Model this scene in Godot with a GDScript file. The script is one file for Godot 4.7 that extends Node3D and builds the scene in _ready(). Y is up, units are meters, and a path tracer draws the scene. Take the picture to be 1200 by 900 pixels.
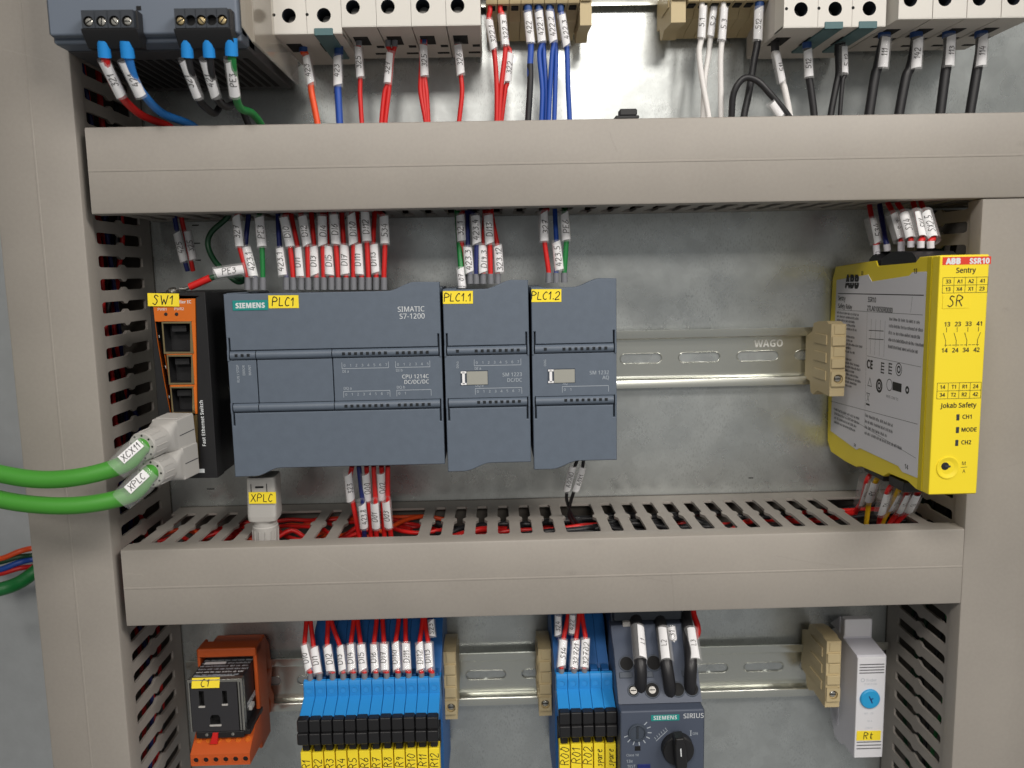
extends Node3D
# An open control cabinet seen close up. All lengths below are millimetres; K turns them into metres.
const K := 0.001
var rng := RandomNumberGenerator.new()
var used := {}
var base := {}
var mats := {}
var font: SystemFont
var font_bold: SystemFont

class Surf:
	var v := PackedVector3Array()
	var n := PackedVector3Array()

# collects triangles per material, in millimetres
class MB:
	var surfs := {}
	var t := Transform3D.IDENTITY

	func sf(m: Material) -> Surf:
		if not surfs.has(m):
			surfs[m] = Surf.new()
		return surfs[m]

	func tri(m: Material, a: Vector3, b: Vector3, c: Vector3, na: Vector3, nb: Vector3, nc: Vector3) -> void:
		var s: Surf = sf(m)
		var g := (b - a).cross(c - a)
		if g.dot(na + nb + nc) < 0.0:
			var h := b
			b = c
			c = h
			h = nb
			nb = nc
			nc = h
		s.v.append(t * a)
		s.v.append(t * c)
		s.v.append(t * b)
		s.n.append(t.basis * na)
		s.n.append(t.basis * nc)
		s.n.append(t.basis * nb)

	func quad(m: Material, a: Vector3, b: Vector3, c: Vector3, d: Vector3, n: Vector3) -> void:
		tri(m, a, b, c, n, n, n)
		tri(m, a, c, d, n, n, n)

	func quad4(m: Material, a: Vector3, b: Vector3, c: Vector3, d: Vector3, na: Vector3, nb: Vector3, nc: Vector3, nd: Vector3) -> void:
		tri(m, a, b, c, na, nb, nc)
		tri(m, a, c, d, na, nc, nd)

	func box(m: Material, a: Vector3, b: Vector3, ch := 0.4) -> void:
		var lo := Vector3(minf(a.x, b.x), minf(a.y, b.y), minf(a.z, b.z))
		var hi := Vector3(maxf(a.x, b.x), maxf(a.y, b.y), maxf(a.z, b.z))
		var sz := hi - lo
		ch = minf(ch, 0.45 * minf(sz.x, minf(sz.y, sz.z)))
		var mid := (lo + hi) * 0.5
		var hf := sz * 0.5
		var ax := [Vector3(1, 0, 0), Vector3(0, 1, 0), Vector3(0, 0, 1)]
		var pt := func(sx: float, sy: float, sz_: float, k: int) -> Vector3:
			var q := Vector3(sx * (hf.x - (0.0 if k == 0 else ch)), sy * (hf.y - (0.0 if k == 1 else ch)), sz_ * (hf.z - (0.0 if k == 2 else ch)))
			return mid + q
		for k in 3:
			for s in [-1.0, 1.0]:
				var q := []
				for e in [[-1.0, -1.0], [1.0, -1.0], [1.0, 1.0], [-1.0, 1.0]]:
					var g := [0.0, 0.0, 0.0]
					g[k] = s
					g[(k + 1) % 3] = e[0]
					g[(k + 2) % 3] = e[1]
					q.append(pt.call(g[0], g[1], g[2], k))
				quad(m, q[0], q[1], q[2], q[3], ax[k] * s)
		if ch < 0.02:
			return
		for k in 3:
			var i := (k + 1) % 3
			var j := (k + 2) % 3
			for si in [-1.0, 1.0]:
				for sj in [-1.0, 1.0]:
					var q := []
					for e in [[-1.0, i], [1.0, i], [1.0, j], [-1.0, j]]:
						var g := [0.0, 0.0, 0.0]
						g[k] = e[0]
						g[i] = si
						g[j] = sj
						q.append(pt.call(g[0], g[1], g[2], e[1]))
					var ni: Vector3 = ax[i] * si
					var nj: Vector3 = ax[j] * sj
					quad4(m, q[0], q[1], q[2], q[3], ni, ni, nj, nj)
		for sx in [-1.0, 1.0]:
			for sy in [-1.0, 1.0]:
				for sz_ in [-1.0, 1.0]:
					tri(m, pt.call(sx, sy, sz_, 0), pt.call(sx, sy, sz_, 1), pt.call(sx, sy, sz_, 2), Vector3(sx, 0, 0), Vector3(0, sy, 0), Vector3(0, 0, sz_))

	# polygon in the x-y plane of t, from z0 to z1, with a chamfer round the z1 end
	func prism(m: Material, poly: PackedVector2Array, z0: float, z1: float, ch := 0.0, back := true) -> void:
		var p := poly
		if Geometry2D.is_polygon_clockwise(p):
			p = PackedVector2Array(poly)
			p.reverse()
		var c := p.size()
		var en := []
		for i in c:
			var d := (p[(i + 1) % c] - p[i]).normalized()
			en.append(Vector2(d.y, -d.x))
		var inner := PackedVector2Array()
		for i in c:
			var n0: Vector2 = en[(i + c - 1) % c]
			var n1: Vector2 = en[i]
			var bis := n0 + n1
			var l := maxf(bis.length_squared(), 0.5)
			inner.append(p[i] - bis * (2.0 * ch / l))
		var zs := z1 - ch if z1 > z0 else z1 + ch
		for i in c:
			var j := (i + 1) % c
			var n1: Vector2 = en[i]
			var na: Vector2 = en[(i + c - 1) % c]
			var nb: Vector2 = en[j]
			na = (na + n1).normalized() if na.dot(n1) > 0.8 else n1
			nb = (nb + n1).normalized() if nb.dot(n1) > 0.8 else n1
			var a3 := Vector3(na.x, na.y, 0)
			var b3 := Vector3(nb.x, nb.y, 0)
			quad4(m, v(p[i], z0), v(p[j], z0), v(p[j], zs), v(p[i], zs), a3, b3, b3, a3)
			if ch > 0.0:
				var zz := Vector3(0, 0, signf(z1 - z0))
				quad4(m, v(p[i], zs), v(p[j], zs), v(inner[j], z1), v(inner[i], z1), a3, b3, zz, zz)
		var ix := Geometry2D.triangulate_polygon(p)
		var up := Vector3(0, 0, signf(z1 - z0))
		for k in range(0, ix.size(), 3):
			tri(m, v(inner[ix[k]], z1), v(inner[ix[k + 1]], z1), v(inner[ix[k + 2]], z1), up, up, up)
			if back:
				tri(m, v(p[ix[k]], z0), v(p[ix[k + 1]], z0), v(p[ix[k + 2]], z0), -up, -up, -up)

	func v(p: Vector2, z: float) -> Vector3:
		return Vector3(p.x, p.y, z)

	# a rectangle at height z pierced by a convex hole, with the hole's walls and floor
	func holed(m: Material, lo: Vector2, hi: Vector2, hole: PackedVector2Array, z: float, depth: float, inside: Material, floor_: Material) -> void:
		var c := Vector2.ZERO
		for q in hole:
			c += q
		c /= hole.size()
		var ring := []
		var n := hole.size()
		for q in hole:
			ring.append([atan2(q.y - c.y, q.x - c.x), q, edge(c, q - c, lo, hi)])
		for q in [lo, Vector2(hi.x, lo.y), hi, Vector2(lo.x, hi.y)]:
			var dir: Vector2 = q - c
			# where that ray leaves the hole
			var best := q as Vector2
			for i in n:
				var hit = Geometry2D.segment_intersects_segment(c, q, hole[i], hole[(i + 1) % n])
				if hit != null:
					best = hit
			ring.append([atan2(dir.y, dir.x), best, q])
		ring.sort_custom(func(x, y): return x[0] < y[0])
		var up := Vector3(0, 0, 1)
		for i in ring.size():
			var a = ring[i]
			var b = ring[(i + 1) % ring.size()]
			quad(m, v(a[1], z), v(b[1], z), v(b[2], z), v(a[2], z), up)
		for i in n:
			var a := hole[i]
			var b := hole[(i + 1) % n]
			var na := (c - a).normalized()
			var nb := (c - b).normalized()
			quad4(inside, v(a, z), v(b, z), v(b, z - depth), v(a, z - depth), Vector3(na.x, na.y, 0), Vector3(nb.x, nb.y, 0), Vector3(nb.x, nb.y, 0), Vector3(na.x, na.y, 0))
			if floor_ != null:
				tri(floor_, v(c, z - depth), v(a, z - depth), v(b, z - depth), up, up, up)

	func edge(c: Vector2, d: Vector2, lo: Vector2, hi: Vector2) -> Vector2:
		var k := 1e9
		if absf(d.x) > 1e-9:
			k = minf(k, ((hi.x if d.x > 0 else lo.x) - c.x) / d.x)
		if absf(d.y) > 1e-9:
			k = minf(k, ((hi.y if d.y > 0 else lo.y) - c.y) / d.y)
		return c + d * k

	func tube(m: Material, pts: PackedVector3Array, r: float, sides := 8, caps := true, r2 := -1.0) -> void:
		var n := pts.size()
		var u := Vector3.ZERO
		var rings := []
		var norms := []
		for i in n:
			var d := (pts[mini(i + 1, n - 1)] - pts[maxi(i - 1, 0)]).normalized()
			if i == 0:
				u = d.cross(Vector3(0.3, 0.1, 0.9)).normalized()
			u = (u - d * u.dot(d)).normalized()
			var w := d.cross(u)
			var ring := PackedVector3Array()
			var nr := PackedVector3Array()
			var rr := r if r2 < 0.0 else lerpf(r, r2, float(i) / (n - 1))
			for k in sides:
				var a := TAU * k / sides
				var q := u * cos(a) + w * sin(a)
				nr.append(q)
				ring.append(pts[i] + q * rr)
			rings.append(ring)
			norms.append(nr)
		for i in n - 1:
			for k in sides:
				var l := (k + 1) % sides
				quad4(m, rings[i][k], rings[i][l], rings[i + 1][l], rings[i + 1][k], norms[i][k], norms[i][l], norms[i + 1][l], norms[i + 1][k])
		if caps:
			for e in [0, n - 1]:
				var d := (pts[1] - pts[0]).normalized() * -1.0 if e == 0 else (pts[n - 1] - pts[n - 2]).normalized()
				for k in sides:
					tri(m, pts[e], rings[e][k], rings[e][(k + 1) % sides], d, d, d)

	# profile: [radius, height] pairs along the local z axis of the frame at
	func lathe(m: Material, at: Transform3D, profile: Array, sides := 20) -> void:
		for i in profile.size() - 1:
			var p: Array = profile[i]
			var q: Array = profile[i + 1]
			var d := Vector2(q[0] - p[0], q[1] - p[1])
			if d.length() < 1e-6:
				continue
			var nn := Vector2(d.y, -d.x).normalized()
			for k in sides:
				var a := TAU * k / sides
				var b := TAU * (k + 1) / sides
				var ca := Vector3(cos(a), sin(a), 0)
				var cb := Vector3(cos(b), sin(b), 0)
				var z := Vector3(0, 0, 1)
				var na := at.basis * (ca * nn.x + z * nn.y)
				var nb := at.basis * (cb * nn.x + z * nn.y)
				quad4(m, at * (ca * float(p[0]) + z * float(p[1])), at * (cb * float(p[0]) + z * float(p[1])), at * (cb * float(q[0]) + z * float(q[1])), at * (ca * float(q[0]) + z * float(q[1])), na, nb, nb, na)

	# skin over rounded-rectangle sections: [centre, half width, half height, power]; ux and uy span the sections
	func loft(m: Material, sections: Array, ux: Vector3, uy: Vector3, cap0 := true, cap1 := true, sides := 28) -> void:
		var rings := []
		for s in sections:
			var ring := PackedVector3Array()
			for k in sides:
				var a := TAU * k / sides
				var e: float = 2.0 / float(s[3])
				var x := signf(cos(a)) * pow(absf(cos(a)), e) * float(s[1])
				var y := signf(sin(a)) * pow(absf(sin(a)), e) * float(s[2])
				ring.append((s[0] as Vector3) + ux * x + uy * y)
			rings.append(ring)
		for i in rings.size() - 1:
			for k in sides:
				var l := (k + 1) % sides
				var a: Vector3 = rings[i][k]
				var b: Vector3 = rings[i][l]
				var c: Vector3 = rings[i + 1][l]
				var d: Vector3 = rings[i + 1][k]
				var na := nrm(rings, i, k, sides)
				var nb := nrm(rings, i, l, sides)
				var nc := nrm(rings, i, l, sides, 1)
				var nd := nrm(rings, i, k, sides, 1)
				quad4(m, a, b, c, d, na, nb, nc, nd)
		var ax := ux.cross(uy)
		var along: Vector3 = (sections[-1][0] as Vector3) - (sections[0][0] as Vector3)
		if ax.dot(along) < 0:
			ax = -ax
		for e in [[0, cap0, -1.0], [rings.size() - 1, cap1, 1.0]]:
			if e[1]:
				var ring: PackedVector3Array = rings[e[0]]
				var cen: Vector3 = sections[e[0]][0]
				for k in sides:
					tri(m, cen, ring[k], ring[(k + 1) % sides], ax * float(e[2]), ax * float(e[2]), ax * float(e[2]))

	func nrm(rings: Array, i: int, k: int, sides: int, top := 0) -> Vector3:
		var a: Vector3 = rings[i + top][(k + 1) % sides] - rings[i + top][(k + sides - 1) % sides]
		var b: Vector3 = rings[i + 1][k] - rings[i][k]
		var n := a.cross(b)
		var cen := Vector3.ZERO
		for q in rings[i]:
			cen += q
		cen /= sides
		if n.dot(rings[i][k] - cen) < 0:
			n = -n
		return n.normalized()

	# flat lettering; f maps the text plane (mm) into space
	func text(m: Material, fnt: Font, s: String, cap: float, f: Transform3D, align := 0, fat := 0.0) -> void:
		var tm := TextMesh.new()
		tm.font = fnt
		tm.text = s
		tm.font_size = 48
		tm.depth = 0.0
		tm.curve_step = 2.0
		tm.pixel_size = cap / (48.0 * 0.714)
		tm.horizontal_alignment = align as HorizontalAlignment
		tm.vertical_alignment = VERTICAL_ALIGNMENT_CENTER
		var a := tm.get_mesh_arrays()
		if a.is_empty() or a[Mesh.ARRAY_VERTEX] == null:
			return
		var vs: PackedVector3Array = a[Mesh.ARRAY_VERTEX]
		if vs.is_empty():
			return
		var lo := vs[0]
		var hi := vs[0]
		for q in vs:
			lo = lo.min(q)
			hi = hi.max(q)
		var off := Vector3(-lo.x, -(lo.y + hi.y) * 0.5, 0)
		if align == HORIZONTAL_ALIGNMENT_CENTER:
			off.x = -(lo.x + hi.x) * 0.5
		elif align == HORIZONTAL_ALIGNMENT_RIGHT:
			off.x = -hi.x
		var ix = a[Mesh.ARRAY_INDEX]
		if ix == null:
			ix = range(vs.size())
		var n := f.basis.z.normalized()
		var shifts := [Vector3.ZERO] if fat <= 0.0 else [Vector3(fat, 0.0, 0.0), Vector3(-fat, 0.0, 0.004), Vector3(0.0, fat, 0.008), Vector3(0.0, -fat, 0.012)]
		for sh in shifts:
			for k in range(0, ix.size(), 3):
				tri(m, f * (vs[ix[k]] + off + sh), f * (vs[ix[k + 1]] + off + sh), f * (vs[ix[k + 2]] + off + sh), n, n, n)

	func mesh(o: Vector3) -> ArrayMesh:
		var am := ArrayMesh.new()
		for m in surfs:
			var s: Surf = surfs[m]
			var arr := []
			arr.resize(Mesh.ARRAY_MAX)
			var vv := PackedVector3Array()
			for q in s.v:
				vv.append((q - o) * 0.001)
			arr[Mesh.ARRAY_VERTEX] = vv
			arr[Mesh.ARRAY_NORMAL] = s.n
			am.add_surface_from_arrays(Mesh.PRIMITIVE_TRIANGLES, arr)
			am.surface_set_material(am.get_surface_count() - 1, m)
		return am

# ---------------------------------------------------------------- naming and tagging
func numbered(s: String) -> String:
	if not used.has(s):
		used[s] = 0
		return s
	used[s] += 1
	return "%s_%03d" % [s, used[s]]

func thing(called: String, label: String, category: String, at: Vector3, group := "") -> Node3D:
	var o := Node3D.new()
	o.name = numbered(called)
	add_child(o, true)
	o.position = at * K
	base[o] = at
	tag(o, label, category, group)
	return o

func tag(o: Node3D, label: String, category: String, group := "") -> void:
	o.set_meta("label", label)
	o.set_meta("category", category)
	if group:
		o.set_meta("group", group)

func part(called: String, mb: MB, parent: Node3D, own := "") -> MeshInstance3D:
	var o := MeshInstance3D.new()
	o.name = called
	o.mesh = mb.mesh(base[parent])
	o.cast_shadow = GeometryInstance3D.SHADOW_CASTING_SETTING_ON
	parent.add_child(o, true)
	base[o] = base[parent]
	if own:
		o.set_meta("label", own)
	return o

# a shared mesh put somewhere under a thing; at is in mm, in the thing's own axes
func piece(called: String, mesh: Mesh, parent: Node3D, at: Vector3) -> MeshInstance3D:
	var o := MeshInstance3D.new()
	o.name = called
	o.mesh = mesh
	o.position = at * K
	parent.add_child(o, true)
	base[o] = base[parent] + at
	return o

func single(called: String, mb: MB, at: Vector3) -> MeshInstance3D:
	var o := MeshInstance3D.new()
	o.name = numbered(called)
	o.mesh = mb.mesh(at)
	o.position = at * K
	add_child(o, true)
	base[o] = at
	return o

# ---------------------------------------------------------------- materials
func paint(key: String, r: float, g: float, b: float, rough := 0.5, metal := 0.0, spec := 0.5) -> StandardMaterial3D:
	if mats.has(key):
		return mats[key]
	var m := StandardMaterial3D.new()
	m.resource_name = key
	m.albedo_color = Color(r / 255.0, g / 255.0, b / 255.0)
	m.roughness = rough
	m.metallic = metal
	m.metallic_specular = spec
	mats[key] = m
	return m

func grain(m: StandardMaterial3D, scale: float, tex: Texture2D, height := 0.0, htex: Texture2D = null) -> StandardMaterial3D:
	m.albedo_texture = tex
	m.uv1_triplanar = true
	m.uv1_world_triplanar = true
	m.uv1_scale = Vector3.ONE * scale
	if htex:
		m.heightmap_enabled = true
		m.heightmap_texture = htex
		m.heightmap_scale = height
	return m

func noise_tex(size: int, freq: float, lo: float, hi: float, sd: int, octaves := 4, kind := FastNoiseLite.TYPE_SIMPLEX_SMOOTH) -> NoiseTexture2D:
	var n := FastNoiseLite.new()
	n.noise_type = kind
	n.seed = sd
	n.frequency = freq
	n.fractal_octaves = octaves
	var t := NoiseTexture2D.new()
	t.width = size
	t.height = size
	t.seamless = true
	t.noise = n
	var r := Gradient.new()
	r.set_color(0, Color(lo, lo, lo))
	r.set_color(1, Color(hi, hi, hi))
	t.color_ramp = r
	return t

# ---------------------------------------------------------------- curves and handwriting
func smooth(p: PackedVector3Array, per := 6) -> PackedVector3Array:
	var n := p.size()
	if n < 3:
		return p
	var out := PackedVector3Array()
	for i in n - 1:
		var a := p[maxi(i - 1, 0)]
		var b := p[i]
		var c := p[i + 1]
		var d := p[mini(i + 2, n - 1)]
		for k in per:
			out.append(b.cubic_interpolate(c, a, d, float(k) / per))
	out.append(p[n - 1])
	return out

func path(a: Array) -> PackedVector3Array:
	var p := PackedVector3Array()
	for i in range(0, a.size(), 3):
		p.append(Vector3(a[i], a[i + 1], a[i + 2]))
	return p

const HAND := {
	"0": "39 15 03 20 41 56 48 29", "1": "06 29 20", "2": "07 29 48 45 00 50", "3": "08 38 47 25 44 42 20 01", "4": "39 03 53|46 40",
	"5": "59 19 15 35 53 41 20 01", "6": "49 15 02 20 42 44 25 03", "7": "08 59 20|14 45", "8": "36 18 29 48 25 02 20 42 36", "9": "46 25 17 28 47 46 30",
	"A": "00 39 60|13 53", "C": "48 29 05 02 20 41", "D": "00 09 39 56 53 30 00", "E": "49 09 00 40|05 35", "G": "58 29 05 02 20 51 54 34",
	"I": "10 19", "K": "00 09|49 04 50", "L": "09 00 40", "N": "00 09 50 59", "O": "39 15 03 20 41 56 48 29", "P": "00 09 39 57 35 05", "Q": "39 15 03 20 41 56 48 29|31 60",
	"R": "00 09 39 57 35 05|25 50", "S": "58 29 17 26 44 42 20 01", "T": "09 59|39 20", "V": "09 20 59", "W": "09 20 35 50 79", "X": "09 50|00 59",
	".": "10 11", "s": "46 26 15 33 20 00", "p": "06 0d|06 36 34 12 03", "a": "45 26 05 02 20 33 46|46 40", "r": "06 00|04 26 46", "e": "04 34 46 26 03 20 41",
	"t": "29 22 30 40|16 46", "Y": "09 25 49|25 20", "-": "04 34", "x": "06 40|00 46",
}

# strokes of a word as polylines in a plane whose letters are h tall, starting at x = 0
func strokes(s: String, h: float) -> Array:
	var out := []
	var x := 0.0
	for ch in s:
		if ch == " ":
			x += 4.0
			continue
		var wide := 0.0
		for line in String(HAND.get(ch, "10 19")).split("|"):
			var p := PackedVector3Array()
			for q in line.split(" "):
				var gy := -3.0 if q[1] == "d" else float(q[1])
				wide = maxf(wide, float(q[0]))
				p.append(Vector3((x + float(q[0]) + gy * 0.12 + rng.randf_range(-0.3, 0.3)) * h / 9.0, (gy + rng.randf_range(-0.3, 0.3)) * h / 9.0, 0))
			out.append(smooth(p, 5) if p.size() > 2 and not ch in "147AEIKLNTVWXY" else straight(p))
		x += wide + 2.4
	out.append(x * h / 9.0)
	return out

func straight(p: PackedVector3Array) -> PackedVector3Array:
	var out := PackedVector3Array()
	for i in p.size() - 1:
		for k in 5:
			out.append(p[i].lerp(p[i + 1], k / 5.0))
	out.append(p[p.size() - 1])
	return out

# ink ribbons of a handwritten word; f maps (x, y) of the text plane to [point, normal]
func write_hand(mb: MB, ink: Material, s: String, h: float, w: float, f: Callable) -> void:
	var st := strokes(s, h)
	var total: float = st.pop_back()
	for p in st:
		var n: int = p.size()
		for i in n - 1:
			var a: Vector3 = p[i]
			var b: Vector3 = p[i + 1]
			var d := (b - a).normalized()
			var o := Vector3(-d.y, d.x, 0) * w * 0.5
			var ea := a - d * w * 0.25 if i == 0 else a
			var eb := b + d * w * 0.2
			var q := []
			for c in [ea + o, eb + o, eb - o, ea - o]:
				q.append(f.call(c.x - total * 0.5, c.y - h * 0.5))
			mb.quad4(ink, q[0][0], q[1][0], q[2][0], q[3][0], q[0][1], q[1][1], q[2][1], q[3][1])

# a flat sticker with handwriting, centred on a frame whose z axis is its face
func sticker(mb: MB, paper: Material, ink: Material, fr: Transform3D, w: float, h: float, s: String, th := 3.6, iw := 0.42) -> void:
	var keep := mb.t
	mb.t = keep * fr
	mb.box(paper, Vector3(-w / 2, -h / 2, 0), Vector3(w / 2, h / 2, 0.22), 0.05)
	if s:
		write_hand(mb, ink, s, th, iw, func(x, y): return [Vector3(x, y, 0.26), Vector3(0, 0, 1)])
	mb.t = keep

func at(x: float, y: float, z: float) -> Transform3D:
	return Transform3D(Basis.IDENTITY, Vector3(x, y, z))

func spun(x: float, y: float, z: float, deg: float) -> Transform3D:
	return Transform3D(Basis(Vector3(0, 0, 1), deg_to_rad(deg)), Vector3(x, y, z))

func circle(x: float, y: float, r: float, n := 18) -> PackedVector2Array:
	var p := PackedVector2Array()
	for i in n:
		p.append(Vector2(x + r * cos(TAU * (i + 0.5) / n), y + r * sin(TAU * (i + 0.5) / n)))
	return p

func pill(x: float, y: float, w: float, h: float, n := 8) -> PackedVector2Array:
	var p := PackedVector2Array()
	var r := h / 2
	for i in n + 1:
		var a := -PI / 2 + PI * i / n
		p.append(Vector2(x + w / 2 - r + r * cos(a), y + r * sin(a)))
	for i in n + 1:
		var a := PI / 2 + PI * i / n
		p.append(Vector2(x - w / 2 + r + r * cos(a), y + r * sin(a)))
	return p

func poly(a: Array) -> PackedVector2Array:
	var p := PackedVector2Array()
	for i in range(0, a.size(), 2):
		p.append(Vector2(a[i], a[i + 1]))
	return p

# frames for parts extruded across the cabinet: polygons given as (z, y), extruded along x
func side_frame(x: float) -> Transform3D:
	return Transform3D(Basis(Vector3(0, 0, 1), Vector3(0, 1, 0), Vector3(-1, 0, 0)), Vector3(x, 0, 0))

func _ready() -> void:
	rng.seed = 7
	# ------------------------------------------------------------ camera, surroundings, lamps, exposure
	var cam := Camera3D.new()
	cam.name = "camera"
	add_child(cam)
	cam.transform = Transform3D(Basis(Vector3(0.999575, -0.019550, 0.021619), Vector3(0.022265, 0.990802, -0.133479), Vector3(-0.018810, 0.133904, 0.990816)), Vector3(137.25, 54.99, 512.17) * K)
	cam.fov = 49.15
	cam.near = 0.02
	cam.far = 20.0
	cam.current = true
	var lens := CameraAttributesPhysical.new()
	lens.frustum_focal_length = 26.24
	lens.exposure_aperture = 9.0
	lens.frustum_focus_distance = 0.435
	cam.attributes = lens
	cam.fov = 49.15
	var we := WorldEnvironment.new()
	we.name = "surroundings"
	var env := Environment.new()
	env.background_mode = Environment.BG_COLOR
	env.background_color = Color(0.26, 0.26, 0.257).linear_to_srgb()
	env.tonemap_mode = Environment.TONE_MAPPER_LINEAR
	env.tonemap_exposure = 1.0
	env.sdfgi_enabled = true
	env.ssao_enabled = true
	env.ssil_enabled = true
	we.environment = env
	add_child(we)
	ceiling_lamp(Vector3(0.95, 0.8, 0.9), Vector2(0.6, 0.3), 1.2)
	ceiling_lamp(Vector3(-0.6, 1.6, 1.9), Vector2(1.2, 0.4), 4.0)
	ceiling_lamp(Vector3(0.5, 1.45, 4.2), Vector2(0.9, 0.5), 3.3)

	make_materials()
	setting()
	ducts()
	top_row()
	controllers()
	network_switch()
	lower_plug()
	safety_relay()
	bottom_row()
	wires()
	loose_wiring()

func ceiling_lamp(p: Vector3, size: Vector2, energy: float) -> void:
	var l := AreaLight3D.new()
	l.name = "ceiling_lamp"
	l.area_size = size
	l.light_energy = energy
	l.light_color = Color(1.0, 0.975, 0.945)
	l.shadow_enabled = true
	add_child(l, true)
	l.look_at_from_position(p, Vector3(0.15, 0.0, 0.0), Vector3.UP)

func make_materials() -> void:
	font = SystemFont.new()
	font.font_names = PackedStringArray(["Droid Sans"])
	font_bold = SystemFont.new()
	font_bold.font_names = PackedStringArray(["Droid Sans"])
	font_bold.font_weight = 700
	var speck := noise_tex(512, 0.03, 0.955, 1.0, 3, 6)
	var fine := noise_tex(512, 0.12, 0.2, 0.8, 5, 3)
	grain(paint("duct_plastic", 162, 156, 149, 0.48), 1.9, scuffed_picture(), 0.004, fine)
	grain(paint("duct_wall", 160, 154, 147, 0.55), 6.0, speck, 0.004, fine)
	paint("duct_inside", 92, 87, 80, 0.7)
	grain(paint("cabinet_paint", 186, 190, 192, 0.5), 4.0, speck, 0.01, fine)
	var zinc := paint("galvanised", 218, 221, 220, 0.5, 0.74)
	zinc.roughness_texture = noise_tex(512, 0.012, 0.45, 0.75, 31, 5)
	zinc.roughness_texture_channel = BaseMaterial3D.TEXTURE_CHANNEL_RED
	grain(zinc, 4.0, zinc_picture(), 0.004, noise_tex(512, 0.05, 0.2, 0.8, 11, 4))
	paint("rail_steel", 214, 216, 208, 0.24, 0.95)
	paint("bright_metal", 210, 208, 200, 0.25, 0.95)
	paint("screw_steel", 150, 148, 144, 0.42, 0.9)
	paint("motor_grey", 72, 80, 96, 0.5)
	paint("relay_face", 50, 50, 53, 0.45)
	paint("emboss", 236, 236, 230, 0.4, 0.3)
	paint("brass", 205, 185, 140, 0.25, 0.95)
	grain(paint("slate", 96, 107, 121, 0.48), 9.0, speck, 0.003, fine)
	paint("slate_dark", 62, 70, 82, 0.55)
	paint("slate_terminal", 46, 52, 60, 0.6)
	paint("led_off", 32, 36, 40, 0.3)
	paint("teal", 24, 140, 134, 0.45)
	paint("white_print", 214, 218, 220, 0.6)
	paint("pale_print", 172, 180, 188, 0.6)
	paint("black_print", 28, 27, 26, 0.6)
	paint("grey_print", 84, 84, 88, 0.6)
	paint("sticker_yellow", 252, 226, 48, 0.55)
	paint("ink", 34, 30, 34, 0.7)
	paint("paper", 238, 238, 240, 0.75)
	paint("label_grey", 222, 221, 226, 0.6)
	paint("window_grey", 158, 158, 150, 0.5)
	paint("black_plastic", 27, 27, 29, 0.45)
	paint("black_soft", 24, 24, 27, 0.6)
	paint("deep", 10, 10, 11, 0.8)
	paint("orange", 208, 104, 18, 0.5)
	paint("orange_socket", 198, 88, 34, 0.5)
	paint("safety_yellow", 240, 216, 44, 0.42)
	paint("safety_dark", 206, 186, 22, 0.5)
	paint("red_strip", 214, 58, 38, 0.5)
	paint("block_blue", 42, 140, 212, 0.42)
	paint("block_navy", 36, 96, 160, 0.5)
	paint("beige", 190, 173, 134, 0.5)
	paint("beige_dark", 160, 140, 98, 0.55)
	paint("breaker", 214, 211, 204, 0.5)
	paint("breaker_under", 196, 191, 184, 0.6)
	paint("lever_teal", 70, 104, 108, 0.5)
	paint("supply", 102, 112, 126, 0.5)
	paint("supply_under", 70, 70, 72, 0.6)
	paint("connector_grey", 182, 180, 176, 0.5)
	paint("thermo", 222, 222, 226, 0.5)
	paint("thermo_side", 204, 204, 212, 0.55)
	paint("dial_blue", 40, 158, 214, 0.45)
	paint("red", 206, 32, 30, 0.42)
	paint("orange_red", 238, 84, 34, 0.42)
	paint("blue", 34, 78, 168, 0.42)
	paint("light_blue", 40, 118, 196, 0.42)
	paint("navy", 28, 40, 104, 0.45)
	paint("green", 24, 122, 58, 0.45)
	paint("dark_green", 22, 70, 42, 0.45)
	paint("cable_green", 70, 150, 50, 0.5)
	paint("black", 34, 34, 37, 0.45)
	paint("white", 232, 230, 228, 0.5)
	paint("yellow", 240, 190, 30, 0.45)
	paint("ferrule_blue", 36, 142, 222, 0.4)
	paint("ferrule_grey", 122, 124, 130, 0.5)
	paint("ferrule_white", 216, 214, 220, 0.5)
	paint("ferrule_navy", 34, 72, 132, 0.5)
	paint("ferrule_black", 36, 34, 36, 0.5)
	var clear := paint("clear_sleeve", 245, 245, 246, 0.06, 0.0, 0.22)
	clear.transparency = BaseMaterial3D.TRANSPARENCY_ALPHA
	clear.albedo_color.a = 0.16
	var smoke := paint("clear_cover", 196, 186, 170, 0.15)
	smoke.transparency = BaseMaterial3D.TRANSPARENCY_ALPHA
	smoke.albedo_color.a = 0.4

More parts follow.
